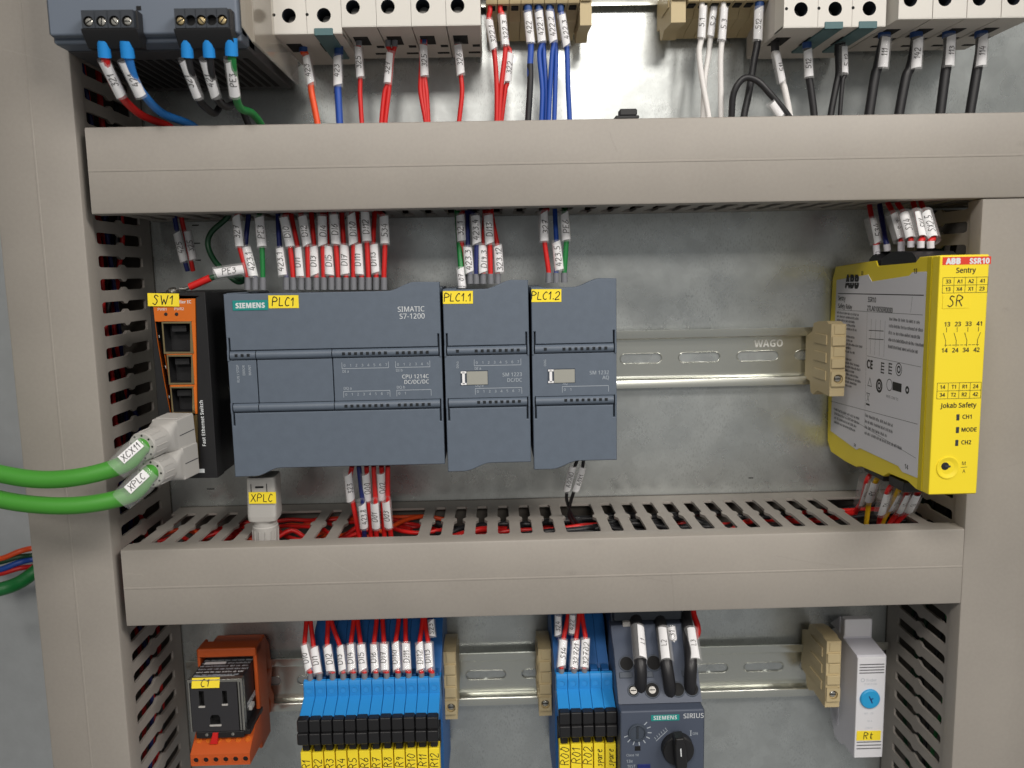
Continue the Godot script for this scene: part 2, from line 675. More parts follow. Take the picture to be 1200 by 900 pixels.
# moulded plastic that has been handled: soft smudges, hairline scratches, a few dark rubs
func scuffed_picture() -> ImageTexture:
	var size := 1024
	var a := FastNoiseLite.new()
	a.seed = 40
	a.frequency = 0.008
	a.fractal_octaves = 5
	var g := FastNoiseLite.new()
	g.seed = 41
	g.frequency = 0.2
	var ia := a.get_seamless_image(size, size)
	var ig := g.get_seamless_image(size, size)
	var im := Image.create(size, size, false, Image.FORMAT_RGB8)
	for y in size:
		for x in size:
			var k := 0.965 + 0.05 * (ia.get_pixel(x, y).r - 0.5) + 0.035 * (ig.get_pixel(x, y).r - 0.5)
			im.set_pixel(x, y, Color(k, k, k * 0.995))
	var r := RandomNumberGenerator.new()
	r.seed = 5
	for i in 70:
		var p := Vector2(r.randf() * size, r.randf() * size)
		var d := Vector2.from_angle(r.randf_range(-0.5, 0.5) + (PI / 2 if i % 3 == 0 else 0.0))
		var f := r.randf_range(0.94, 1.04)
		for k in r.randi_range(8, 90):
			p += d
			d = d.rotated(r.randf_range(-0.03, 0.03))
			var q := Vector2i(posmod(int(p.x), size), posmod(int(p.y), size))
			var col := im.get_pixelv(q)
			im.set_pixelv(q, Color(col.r * f, col.g * f, col.b * f))
	for i in 16:
		var p := Vector2i(r.randi() % size, r.randi() % size)
		var n := r.randi_range(2, 5)
		for y in range(-n, n + 1):
			for x in range(-n * 2, n * 2 + 1):
				var q := Vector2i(posmod(p.x + x, size), posmod(p.y + y, size))
				var fall := clampf(1.0 - Vector2(x * 0.5, y).length() / n, 0.0, 1.0)
				var col := im.get_pixelv(q)
				var f := 1.0 - 0.09 * fall * r.randf()
				im.set_pixelv(q, Color(col.r * f, col.g * f, col.b * f))
	return ImageTexture.create_from_image(im)

# zinc flowers, dark flecks and rolling streaks of a galvanised sheet
func zinc_picture() -> ImageTexture:
	var size := 1024
	var a := FastNoiseLite.new()
	a.seed = 4
	a.noise_type = FastNoiseLite.TYPE_CELLULAR
	a.cellular_return_type = FastNoiseLite.RETURN_CELL_VALUE
	a.frequency = 0.03
	var b := FastNoiseLite.new()
	b.seed = 9
	b.frequency = 0.085
	b.fractal_octaves = 3
	var c := FastNoiseLite.new()
	c.seed = 15
	c.frequency = 0.006
	c.fractal_octaves = 4
	var ia := a.get_seamless_image(size, size)
	var ib := b.get_seamless_image(size, size)
	var ic := c.get_seamless_image(size, size)
	var im := Image.create(size, size, false, Image.FORMAT_RGB8)
	for y in size:
		for x in size:
			var cell := ia.get_pixel(x, y).r - 0.5
			var fleck := ib.get_pixel((x * 3) % size, y).r - absf(ib.get_pixel(y, x).r - 0.5) * 0.2
			var wide := ic.get_pixel(x, y).r - 0.5
			var k := 0.9 + 0.06 * cell + 0.07 * wide
			if fleck > 0.58:
				k -= minf((fleck - 0.58) * 0.9, 0.1) * clampf(0.4 + wide * 2.0, 0.0, 1.0)
			im.set_pixel(x, y, Color(k * 0.99, k, k))
	return ImageTexture.create_from_image(im)

func M(key: String) -> StandardMaterial3D:
	return mats[key]

# ---------------------------------------------------------------- setting
func setting() -> void:
	var mb := MB.new()
	mb.box(M("galvanised"), Vector3(-132, -300, -2), Vector3(500, 260, 0), 0)
	var o := single("back_panel", mb, Vector3(180, 0, 0))
	o.set_meta("kind", "structure")
	o.set_meta("label", "galvanised steel mounting panel behind all the devices")
	for q in [[-41.5, -75.8, 4.6], [-37.2, -148.5, 5.0], [-39.7, 85.4, 4.0], [-39.4, 74.8, 3.6], [-39.6, 64.8, 3.6], [296.1, -77.2, 3.0]]:
		mb = MB.new()
		mb.box(M("deep"), Vector3(q[0] - q[2] / 2, q[1] - 0.35, -1), Vector3(q[0] + q[2] / 2, q[1] + 0.35, 0.06), 0)
		part("panel_slot", mb, o)
	mb = MB.new()
	mb.box(M("cabinet_paint"), Vector3(-262, -420, -40), Vector3(-140, 420, -34), 0)
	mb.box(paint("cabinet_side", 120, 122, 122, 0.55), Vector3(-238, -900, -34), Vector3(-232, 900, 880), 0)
	o = single("cabinet_wall", mb, Vector3(-260, 0, 0))
	o.set_meta("kind", "structure")
	o.set_meta("label", "grey painted cabinet wall beyond the upright trunking")
	mb = MB.new()
	mb.box(M("cabinet_paint"), Vector3(560, -420, -40), Vector3(566, 420, 330), 0)
	mb.box(M("cabinet_paint"), Vector3(500, -420, -40), Vector3(560, 420, -34), 0)
	o = single("cabinet_wall", mb, Vector3(560, 0, 0))
	o.set_meta("kind", "structure")
	o.set_meta("label", "grey painted cabinet wall past the yellow relay")
	rail("mounting_rail", "slotted steel mounting rail crossing behind the dark grey controllers to the yellow relay", 0.0, -62.0, 384.0, true)
	rail("mounting_rail", "slotted steel mounting rail carrying the blue terminal blocks", -202.6, -62.0, 384.0, false)
	rail("mounting_rail", "slotted steel mounting rail holding the white circuit breakers", 222.0, -62.0, 470.0, false)

func rail(called: String, label: String, y: float, x0: float, x1: float, logo: bool) -> void:
	var t := thing(called, label, "mounting rail", Vector3(x0, y, 0), "slotted mounting rails")
	var m := M("rail_steel")
	var mb := MB.new()
	# hat profile in (z, y)
	var prof := poly([7.5, 17.5, 6.5, 17.5, 6.5, 13.4, 6.1, 13.0, 0.6, 12.6, 0.2, 12.2, 0.2, 11.0, 1.2, 11.0, 1.3, 11.6, 6.6, 12.0, 7.2, 12.4, 7.5, 13.0])
	var low := PackedVector2Array()
	var up := PackedVector2Array()
	for q in prof:
		up.append(Vector2(q.x, q.y + y))
		low.append(Vector2(q.x, y - q.y))
	mb.t = side_frame(x0)
	mb.prism(m, up, -(x1 - x0), 0.0)
	mb.prism(m, low, -(x1 - x0), 0.0)
	part("flange", mb, t)
	mb = MB.new()
	var s := x0
	var x := 262.4 - 36.0 * 9 + (8.0 if y < 0 else 0.0)
	while x + 18 < x1:
		if x - 18 > x0:
			if s < x - 18:
				mb.box(m, Vector3(s, y - 11, 0.2), Vector3(x - 18, y + 11, 1.2), 0)
			mb.holed(m, Vector2(x - 18, y - 11), Vector2(x + 18, y + 11), pill(x, y, 25, 5.6), 1.2, 0.9, m, M("galvanised"))
			# rolled rim of the slot
			var rim := PackedVector3Array()
			for q in pill(x, y, 25.6, 6.2):
				rim.append(Vector3(q.x, q.y, 1.2))
			rim.append(rim[0])
			mb.tube(m, rim, 0.3, 5, false)
			s = x + 18
		x += 36
	mb.box(m, Vector3(s, y - 11, 0.2), Vector3(x1, y + 11, 1.2), 0)
	part("slotted_web", mb, t)
	if logo:
		mb = MB.new()
		mb.text(M("emboss"), font_bold, "WAGO", 4.2, at(305, y + 7.6, 1.26), 1)
		part("lettering", mb, t)

# ---------------------------------------------------------------- slotted trunking
var finger_mesh: ArrayMesh

func duct(label: String, group: String, xf: Transform3D, l: float, c0: float, c1: float, upper: bool, lower: bool, first: float, pitch: float, skip: Array, cuts: Array, wide := 40.0) -> void:
	var t := Node3D.new()
	t.name = numbered("wiring_duct")
	add_child(t, true)
	t.transform = Transform3D(xf.basis, xf.origin * K)
	base[t] = Vector3.ZERO
	tag(t, label, "wiring duct", group)
	var m := M("duct_wall")
	if finger_mesh == null:
		var fb := MB.new()
		fb.t = Transform3D(Basis(Vector3(1, 0, 0), Vector3(0, 0, 1), Vector3(0, -1, 0)), Vector3.ZERO)
		var half := [4.0, 15.6, 3.3, 17.0, 3.05, 19.0, 3.05, 38.0, 4.5, 40.5, 4.6, 43.5, 3.05, 46.5, 3.05, 68.0, 3.4, 69.8, 4.3, 71.0]
		var p := PackedVector2Array()
		for i in range(0, half.size(), 2):
			p.append(Vector2(half[i], half[i + 1]))
		for i in range(half.size() - 2, -1, -2):
			p.append(Vector2(-half[i], half[i + 1]))
		fb.prism(m, p, 0.8, -0.8, 0.2)
		finger_mesh = fb.mesh(Vector3.ZERO)
	var mb := MB.new()
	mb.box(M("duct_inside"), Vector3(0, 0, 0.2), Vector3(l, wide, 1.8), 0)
	part("duct_back", mb, t)
	for w in [[upper, wide - 0.8], [lower, 0.8]]:
		if not w[0]:
			mb = MB.new()
			mb.box(m, Vector3(0, w[1] - 0.8, 1.8), Vector3(l, w[1] + 0.8, 83), 0)
			part("duct_wall", mb, t)
			continue
		mb = MB.new()
		mb.box(m, Vector3(0, w[1] - 0.8, 1.8), Vector3(l, w[1] + 0.8, 16.0), 0.3)
		part("wall_strip", mb, t)
		var from := 0.0
		for c in cuts + [[l, l]]:
			mb = MB.new()
			if c[0] - from > 1:
				mb.box(m, Vector3(from, w[1] - 0.8, 70.6), Vector3(c[0], w[1] + 0.8, 83.0), 0.3)
				part("wall_strip", mb, t)
			from = c[1]
		var x := first
		while x < l - 3:
			var gone := false
			for s in skip:
				gone = gone or absf(s - x) < pitch * 0.45
			if not gone and x > 3:
				piece("finger", finger_mesh, t, Vector3(x, w[1], 0))
			x += pitch
	# snap-on cover
	var ridge := 0.2 if wide < 50 else 0.02
	mb = MB.new()
	mb.t = side_frame(c0)
	var y0 := -0.95
	var y1 := wide + 0.95
	var ym := wide * 0.5
	mb.prism(M("duct_plastic"), poly([75, y1, 84.2, y1, 84.95, y1 - 0.35, 85.3, y1 - 1.1, 85.3, ym + 0.55, 85.3 + ridge, ym + 0.35, 85.3 + ridge, ym - 0.35, 85.3, ym - 0.55, 85.3, y0 + 1.1, 84.95, y0 + 0.35, 84.2, y0, 75, y0, 75, y0 + 1.3, 83.8, y0 + 1.3, 83.8, y1 - 1.3, 75, y1 - 1.3]), -(c1 - c0), 0.0)
	part("duct_cover", mb, t)

func ducts() -> void:
	var g := "grey slotted wiring ducts"
	duct("horizontal grey trunking above the controllers, smooth cover over a slotted underside", g, Transform3D(Basis.IDENTITY, Vector3(-60.6, 87.4, 0)), 495.6, 0.0, 495.6, false, true, 168.95 - 12.5 * 13, 12.5, [], [])
	var f := 168.95 - 12.5 * 13
	duct("horizontal grey trunking below the controllers, slotted top showing red wires", g, Transform3D(Basis.IDENTITY, Vector3(-60.6, -126.6, 0)), 445.1, 0.0, 445.0, true, true, f, 12.5, [68.1, 81.1, 119.0, 131.5, 144.0, 244.0, 406.5, 419.0], [[64.1, 84.1]])
	var rot := Basis(Vector3(0, -1, 0), Vector3(1, 0, 0), Vector3(0, 0, 1))
	duct("upright grey trunking beside the network switch, crossed by two thick green cables", g, Transform3D(rot, Vector3(-105.9, 262, 0)), 560, 0, 560, true, false, 192.3 - 12 * 16, 12.0, [], [])
	duct("upright grey trunking beside the yellow safety relay and the white thermostat", g, Transform3D(rot, Vector3(385.5, 86, 0)), 380, 0, 380, false, true, 7.0, 12.0, [], [], 60.0)
	var t := thing("cable_clip", "small black plastic clip standing on the upper trunking cover", "clip", Vector3(205, 128.4, 80))
	var mb := MB.new()
	mb.box(M("black_plastic"), Vector3(199.2, 128.4, 76), Vector3(211, 130.0, 84), 0.4)
	part("clip_foot", mb, t)
	mb = MB.new()
	mb.box(M("black_plastic"), Vector3(201.4, 130.0, 77), Vector3(210.2, 133.4, 83), 0.6)
	part("clip_head", mb, t)

# ---------------------------------------------------------------- controllers
func controllers() -> void:
	controller("wide dark grey controller with teal badge and yellow PLC1 sticker", "programmable_controller", 0.0, 110.0, 0)
	controller("narrow dark grey module with yellow PLC1.1 sticker between its neighbours", "extension_module", 110.6, 44.4, 1)
	controller("narrow dark grey module with yellow PLC1.2 sticker next to bare rail", "extension_module", 155.6, 44.4, 2)

func controller(label: String, called: String, x0: float, w: float, which: int) -> void:
	var x1 := x0 + w
	var t := thing(called, label, "controller", Vector3(x0 + w / 2, 0.8, 0), "dark grey control modules in a row")
	var m := M("slate")
	var mb := MB.new()
	mb.box(M("slate_dark"), Vector3(x0 + 0.3, -43.5, 3), Vector3(x1 - 0.3, 43.5, 79), 0.8)
	mb.box(m, Vector3(x0 + 0.3, 36, 20), Vector3(x0 + 7, 46.4, 79), 0.6)
	mb.box(m, Vector3(x1 - 7, 36, 20), Vector3(x1 - 0.3, 47.0, 79), 0.6)
	part("housing", mb, t)
	mb = MB.new()
	var tx0 := x0 + (22.0 if which == 0 else 9.0)
	mb.box(M("slate_terminal"), Vector3(tx0, 43.5, 52), Vector3(x1 - 8, 45.0, 76), 0.3)
	mb.box(M("slate_terminal"), Vector3(x0 + 8, -45.5, 52), Vector3(x1 - 8, -43.5, 76), 0.3)
	part("terminal_strip", mb, t)
	# upper flap with the S-shaped top edge
	var sx0 := x0 + (83.0 if which == 0 else 21.5)
	var sx1 := x0 + (97.0 if which == 0 else 36.0)
	var e := []
	e.append_array([x0 + 0.4, 17.2, x0 + 1.5, 17.2, x0 + 1.5, 23.6, x0 + 2.2, 23.6, x0 + 2.2, 17.2, x1 - 2.2, 17.2, x1 - 2.2, 23.6, x1 - 1.5, 23.6, x1 - 1.5, 17.2, x1 - 0.4, 17.2, x1 - 0.4, 50.0])
	for i in 9:
		var k := 1.0 - i / 8.0
		e.append_array([lerpf(sx0, sx1, k), 46.0 + 4.3 * smoothstep(0.0, 1.0, k)])
	e.append_array([x0 + 0.4, 46.0])
	mb = MB.new()
	mb.prism(m, poly(e), 79.2, 83.0, 0.5)
	var flap := part("upper_flap", mb, t)
	# lower flap, the other way up: low at its near end
	var lx0 := x0 + (11.0 if which == 0 else (9.0 if which == 1 else 10.0))
	var lx1 := x0 + (24.0 if which == 0 else (23.0 if which == 1 else 24.0))
	e = [x0 + 0.4, -15.0, x0 + 1.5, -15.0, x0 + 1.5, -21.4, x0 + 2.2, -21.4, x0 + 2.2, -15.0, x1 - 2.2, -15.0, x1 - 2.2, -21.4, x1 - 1.5, -21.4, x1 - 1.5, -15.0, x1 - 0.4, -15.0, x1 - 0.4, -44.4]
	for i in 9:
		var k := 1.0 - i / 8.0
		e.append_array([lerpf(lx0, lx1, k), -48.6 + 4.2 * smoothstep(0.0, 1.0, k)])
	e.append_array([x0 + 0.4, -48.6])
	mb = MB.new()
	mb.prism(m, poly(e), 79.2, 83.0, 0.5)
	part("lower_flap", mb, t)
	# middle band and the two rolled hinge bars, cut by fine joints
	var cut := [x0 + 0.4, x1 - 0.4]
	if which == 0:
		cut = [x0 + 0.4, x0 + 15.0, x0 + 53.7, x1 - 0.4]
	for i in cut.size() - 1:
		var a: float = cut[i] + (0.22 if i > 0 else 0.0)
		var b: float = cut[i + 1] - (0.22 if i < cut.size() - 2 else 0.0)
		mb = MB.new()
		mb.box(m, Vector3(a, -10.0, 79), Vector3(b, 12.2, 82.4), 0.25)
		part("middle_cover", mb, t)
		for y in [14.7, -12.4]:
			mb = MB.new()
			var pr := []
			for k in 13:
				var an := -PI / 2 + PI * k / 12
				pr.append_array([81.4 + 2.3 * cos(an), y + 2.3 * sin(an)])
			pr.append_array([79.0, y + 2.3, 79.0, y - 2.3])
			var ha := a + (1.6 if i == 0 else 0.0)
			var hb := b - (1.6 if i == cut.size() - 2 else 0.0)
			mb.t = side_frame(ha)
			mb.prism(m, poly(pr), -(hb - ha), 0.0)
			part("hinge_bar", mb, t)
	for x in [x0 + 0.9, x1 - 0.9]:
		for y in [14.7, -12.4]:
			mb = MB.new()
			mb.box(m, Vector3(x - 0.55, y - 3.0, 79), Vector3(x + 0.55, y + 3.0, 83.2), 0.4)
			part("hinge_lug", mb, t)
	# status lamps
	var led := MB.new()
	led.box(M("led_off"), Vector3(x0, 0, 0), Vector3(x0 + 1.6, 1.5, 0.5), 0.15)
	var lm := led.mesh(Vector3(x0, 0, 0))
	var spots := []
	if which == 0:
		for k in 3:
			spots.append([4.4 + 3.05 * k, 13.3])
		for k in 8:
			spots.append([58.9 + 3.05 * k, 13.1])
			spots.append([58.9 + 3.07 * k, -13.6])
		for k in 6:
			spots.append([86.3 + 3.05 * k, 13.0])
			spots.append([86.3 + 3.07 * k, -13.6])
	else:
		spots.append([6.4, 13.2])
		for k in 8:
			spots.append([16.0 + 3.07 * k, 13.1])
			spots.append([16.6 + 3.0 * k, -13.2])
	var c: Vector3 = base[t]
	for s in spots:
		piece("status_lamp", lm, t, Vector3(x0 + s[0], s[1] + (0.75 if s[1] > 0 else 0.35), 83.3) - c)
	# printing
	var pr_ := MB.new()
	var wp := M("pale_print")
	var z := 82.46
	if which == 0:
		pr_.text(M("white_print"), font, "SIMATIC", 2.6, at(x0 + 101.6, 36.6, 83.05), 2)
		pr_.text(M("white_print"), font, "S7-1200", 2.6, at(x0 + 101.6, 33.0, 83.05), 2)
		pr_.text(M("white_print"), font, "CPU 1214C", 2.0, at(x0 + 102.6, 2.0, z), 2)
		pr_.text(M("white_print"), font, "DC/DC/DC", 2.0, at(x0 + 102.6, -0.8, z), 2)
		for k in 3:
			pr_.text(wp, font, ["RUN / STOP", "ERROR", "MAINT"][k], 1.25, spun(x0 + 5.2 + 3.05 * k, 10.0 - [4.6, 2.9, 2.9][k], z, 90), 1)
		scale_marks(pr_, wp, x0 + 58.4, x0 + 82.2, 8.4, 8, "DI a", z, -1)
		scale_marks(pr_, wp, x0 + 85.8, x0 + 103.4, 8.4, 6, "DI b", z, -1)
		scale_marks(pr_, wp, x0 + 58.6, x0 + 82.4, -6.6, 8, "DQ a", z, 1)
		scale_marks(pr_, wp, x0 + 85.9, x0 + 103.6, -6.6, 2, "DQ b", z, 1)
	else:
		pr_.text(wp, font, ["", "SM 1223", "SM 1232"][which], 1.9, at(x0 + 40.0, 1.9, z), 2)
		pr_.text(wp, font, ["", "DC/DC", "AQ"][which], 1.9, at(x0 + 40.0, -1.0, z), 2)
		pr_.text(wp, font, "DIAG", 1.1, spun(x0 + 7.0, 7.5, z, 90), 1)
		if which == 1:
			scale_marks(pr_, wp, x0 + 15.6, x0 + 39.6, 8.4, 8, "DI a", z, -1)
		scale_marks(pr_, wp, x0 + 15.8, x0 + 39.8, -6.6, 8 if which == 1 else 2, "DQ a" if which == 1 else "AQ", z, 1)
	part("printing", pr_, t)
	if which == 0:
		mb = MB.new()
		mb.box(M("teal"), Vector3(x0 + 4.9, 37.6, 83.0), Vector3(x0 + 22.7, 42.7, 83.35), 0.12)
		mb.text(M("white_print"), font_bold, "SIEMENS", 2.5, at(x0 + 13.8, 40.1, 83.4), 1, 0.1)
		part("badge", mb, flap, "teal badge with pale capital letters")
		mb = MB.new()
		sticker(mb, M("sticker_yellow"), M("ink"), spun(30.6, 41.6, 83.0, -0.6), 15.2, 6.5, "PLC1", 4.2, 0.5)
		part("name_sticker", mb, flap)
	else:
		mb = MB.new()
		mb.box(M("slate_dark"), Vector3(x0 + 8.3, -3.3, 82.3), Vector3(x0 + 22.6, 4.4, 82.5), 0.05)
		mb.box(M("window_grey"), Vector3(x0 + 11.6, -3.0, 82.4), Vector3(x0 + 22.3, 3.9, 82.75), 0.1)
		mb.box(M("paper"), Vector3(x0 + 9.2, -2.6, 82.4), Vector3(x0 + 10.6, 3.6, 82.9), 0.1)
		mb.box(M("paper"), Vector3(x0 + 8.5, 3.0, 82.4), Vector3(x0 + 11.4, 4.0, 82.9), 0.1)
		mb.box(M("paper"), Vector3(x0 + 8.5, -3.0, 82.4), Vector3(x0 + 11.4, -2.0, 82.9), 0.1)
		part("card_window", mb, t)
		mb = MB.new()
		sticker(mb, M("sticker_yellow"), M("ink"), spun(x0 + 8.2, 42.0, 83.0, -0.6), 15.2, 6.5, "PLC1" if which == 0 else ("PLC1.1" if which == 1 else "PLC1.2"), 3.9, 0.48)
		part("name_sticker", mb, flap)

# a printed bracket with numbered ticks, as on input and output rows
func scale_marks(mb: MB, m: Material, a: float, b: float, y: float, n: int, word: String, z: float, dir: int) -> void:
	mb.box(m, Vector3(a, y - 0.12 - 1.6, z - 0.03), Vector3(b, y + 0.12 - 1.6, z + 0.02), 0) if dir < 0 else mb.box(m, Vector3(a, y - 0.12 + 1.6, z - 0.03), Vector3(b, y + 0.12 + 1.6, z + 0.02), 0)
	for x in [a, b]:
		mb.box(m, Vector3(x - 0.1, y - 1.6, z - 0.02), Vector3(x + 0.1, y + 1.6, z + 0.03), 0)
	var step := 3.05
	for k in n:
		mb.text(m, font, str(k), 1.35, at(a + 1.3 + step * k, y, z + 0.01), 1)
	mb.text(m, font, word, 1.4, at(a + 0.2, y + dir * 3.0, z), 0)

# ---------------------------------------------------------------- network switch and its plugs
func network_switch() -> void:
	var t := thing("network_switch", "black network switch with orange front and yellow SW1 sticker", "network switch", Vector3(-24, -49, 40))
	var mb := MB.new()
	mb.box(M("black_plastic"), Vector3(-38.2, -49.6, 6), Vector3(-9.6, 47.2, 70.2), 0.8)
	mb.prism(M("black_plastic"), poly([-38.2, -49.6, -38.2, 47.2, -36.1, 44.4, -35.4, 22.7, -33.6, 2.8, -31.5, -15.5, -29.3, -45.4]), 69, 79.6, 0.5)
	mb.prism(M("black_plastic"), poly([-9.6, -49.6, -9.6, 47.2, -14.8, 44.4, -16.3, 13.5, -17.7, -13.1, -19.1, -45.6]), 69, 79.6, 0.5)
	mb.prism(M("black_plastic"), poly([-38.0, 46.0, -38.0, 47.2, -9.8, 47.2, -9.8, 45.0]), 69, 79.5, 0.3)
	mb.prism(M("black_plastic"), poly([-38.0, -49.6, -9.8, -49.6, -9.8, -46.6, -38.0, -46.6]), 69, 79.5, 0.3)
	part("housing", mb, t)
	for q in [[-36.2, 44, -14.8, 44, -15.4, 32.5, -35.9, 32.9], [-35.9, 32.9, -32.3, 32.8, -32.2, 16.5, -30.7, 0.5, -30.1, -14.6, -29.8, -29, -29.6, -43.5, -29.3, -45.4, -31.5, -15.5, -33.6, 2.8, -35.4, 22.7], [-17.2, 32.5, -15.4, 32.5, -16.3, 13.5, -17.9, -15.3, -19, -15.3, -18.8, 0.3, -18.1, 16.2], [-32.1, 16.9, -17.8, 16.6, -18, 14.8, -31, 15.1], [-30.7, 0.8, -18.7, 0.5, -18.9, -1.3, -30.4, -1]]:
		mb = MB.new()
		mb.prism(M("orange"), poly(q), 76, 80.2, 0.1)
		part("front_plate", mb, t)
	# sockets with metal shields
	var ports := [[-32.3, 32.6, -17.2, 32.3, -18.1, 16.2, -32.2, 16.5], [-30.9, 15.6, -17.9, 15.3, -18.8, 0.3, -30.7, 0.5], [-30.4, -0.8, -18.6, -1.1, -19.4, -14.9, -30.1, -14.6], [-29.8, -16, -19, -16.2, -19.5, -29.3, -29.8, -29], [-29.5, -30.4, -19.4, -30.6, -19.6, -43.8, -29.6, -43.5]]
	for p in ports:
		mb = MB.new()
		var o := poly(p)
		var c := Vector2.ZERO
		for q in o:
			c += q / 4.0
		var lo := Vector2(minf(o[0].x, o[3].x), o[2].y)
		var hi := Vector2(o[1].x, o[0].y)
		var hole := PackedVector2Array()
		for q in o:
			hole.append(c + (q - c) * 0.9)
		hole.reverse()
		mb.holed(M("brass"), lo, hi, hole, 80.7, 9.0, M("black_plastic"), M("black_soft"))
		for e in [[lo.x, lo.y, lo.x + 0.25, hi.y], [hi.x - 0.25, lo.y, hi.x, hi.y]]:
			mb.box(M("brass"), Vector3(e[0], e[1], 80.0), Vector3(e[2], e[3], 80.72), 0)
		mb.box(M("brass"), Vector3(lo.x, lo.y, 80.0), Vector3(hi.x, lo.y + 0.3, 80.74), 0)
		mb.box(M("brass"), Vector3(lo.x, hi.y - 0.3, 80.0), Vector3(hi.x, hi.y, 80.74), 0)
		# contact carrier inside
		mb.box(M("black_soft"), Vector3(c.x - 3.8, hi.y - 5.5, 72.5), Vector3(c.x + 3.8, hi.y - 2.2, 77.5), 0.3)
		part("socket", mb, t)
	for p in [[-30, 36.4], [-24.6, 36.3]]:
		mb = MB.new()
		mb.lathe(M("black_soft"), at(p[0], p[1], 80.15), [[0.95, 0.0], [0.8, 0.3], [0.0, 0.35]], 12)
		part("status_lamp", mb, t)
	mb = MB.new()
	mb.prism(M("brass"), poly([-19, -15.8, -17.8, -15.8, -19, -44.7, -19.7, -44.7]), 77, 80.4, 0.1)
	part("shield_edge", mb, t)
	mb = MB.new()
	mb.text(M("white_print"), font, "PWR1", 1.4, at(-31.7, 38.9, 80.26), 1)
	mb.text(M("white_print"), font, "PWR2", 1.4, at(-23.1, 39, 80.26), 1)
	mb.text(M("white_print"), font_bold, "ller IC", 1.5, at(-16.8, 42.5, 80.26), 2)
	mb.text(M("white_print"), font_bold, "Fast Ethernet Switch", 1.75, spun(-15.5, -20.4, 79.75, 90), 1)
	mb.box(M("white_print"), Vector3(-24.4, -44.6, 79.6), Vector3(-16.2, -46.7, 79.72), 0)
	for p in [[-34.3, 25.1], [-32.2, 9.4], [-31.6, -6.1]]:
		mb.text(M("white_print"), font, "1", 1.3, at(p[0], p[1], 80.26), 1)
	part("printing", mb, t)
	mb = MB.new()
	sticker(mb, M("sticker_yellow"), M("ink"), spun(-30.5, 43.7, 80.6, -2.0), 15.8, 6.6, "SW1", 4.6, 0.5)
	part("name_sticker", mb, t)
	plug(Vector3(-24.4, -22.1, 84), Vector3(-31.4, -24.5, 118), [Vector3(-37, -30.9, 124), Vector3(-54, -35.4, 128), Vector3(-73.7, -36.7, 128), Vector3(-94.2, -33.9, 126), Vector3(-119.5, -27.3, 122), Vector3(-230, 10, 110)], "upper grey network plug and thick green cable, its clear sleeve facing up", "XCX11", [Vector3(-28.9, -22.7, 119), Vector3(-38.2, -31.2, 124)])
	plug(Vector3(-23.7, -37.3, 84), Vector3(-29.2, -37.9, 116), [Vector3(-36.3, -46, 121), Vector3(-52.7, -49.5, 125), Vector3(-72.9, -49.7, 126), Vector3(-96.6, -46.6, 124), Vector3(-122.1, -39.2, 120), Vector3(-230, -6, 104)], "lower grey network plug and thick green cable, its clear sleeve marked XPLC", "XPLC", [Vector3(-27.1, -36.5, 117), Vector3(-37.9, -46.6, 122)])

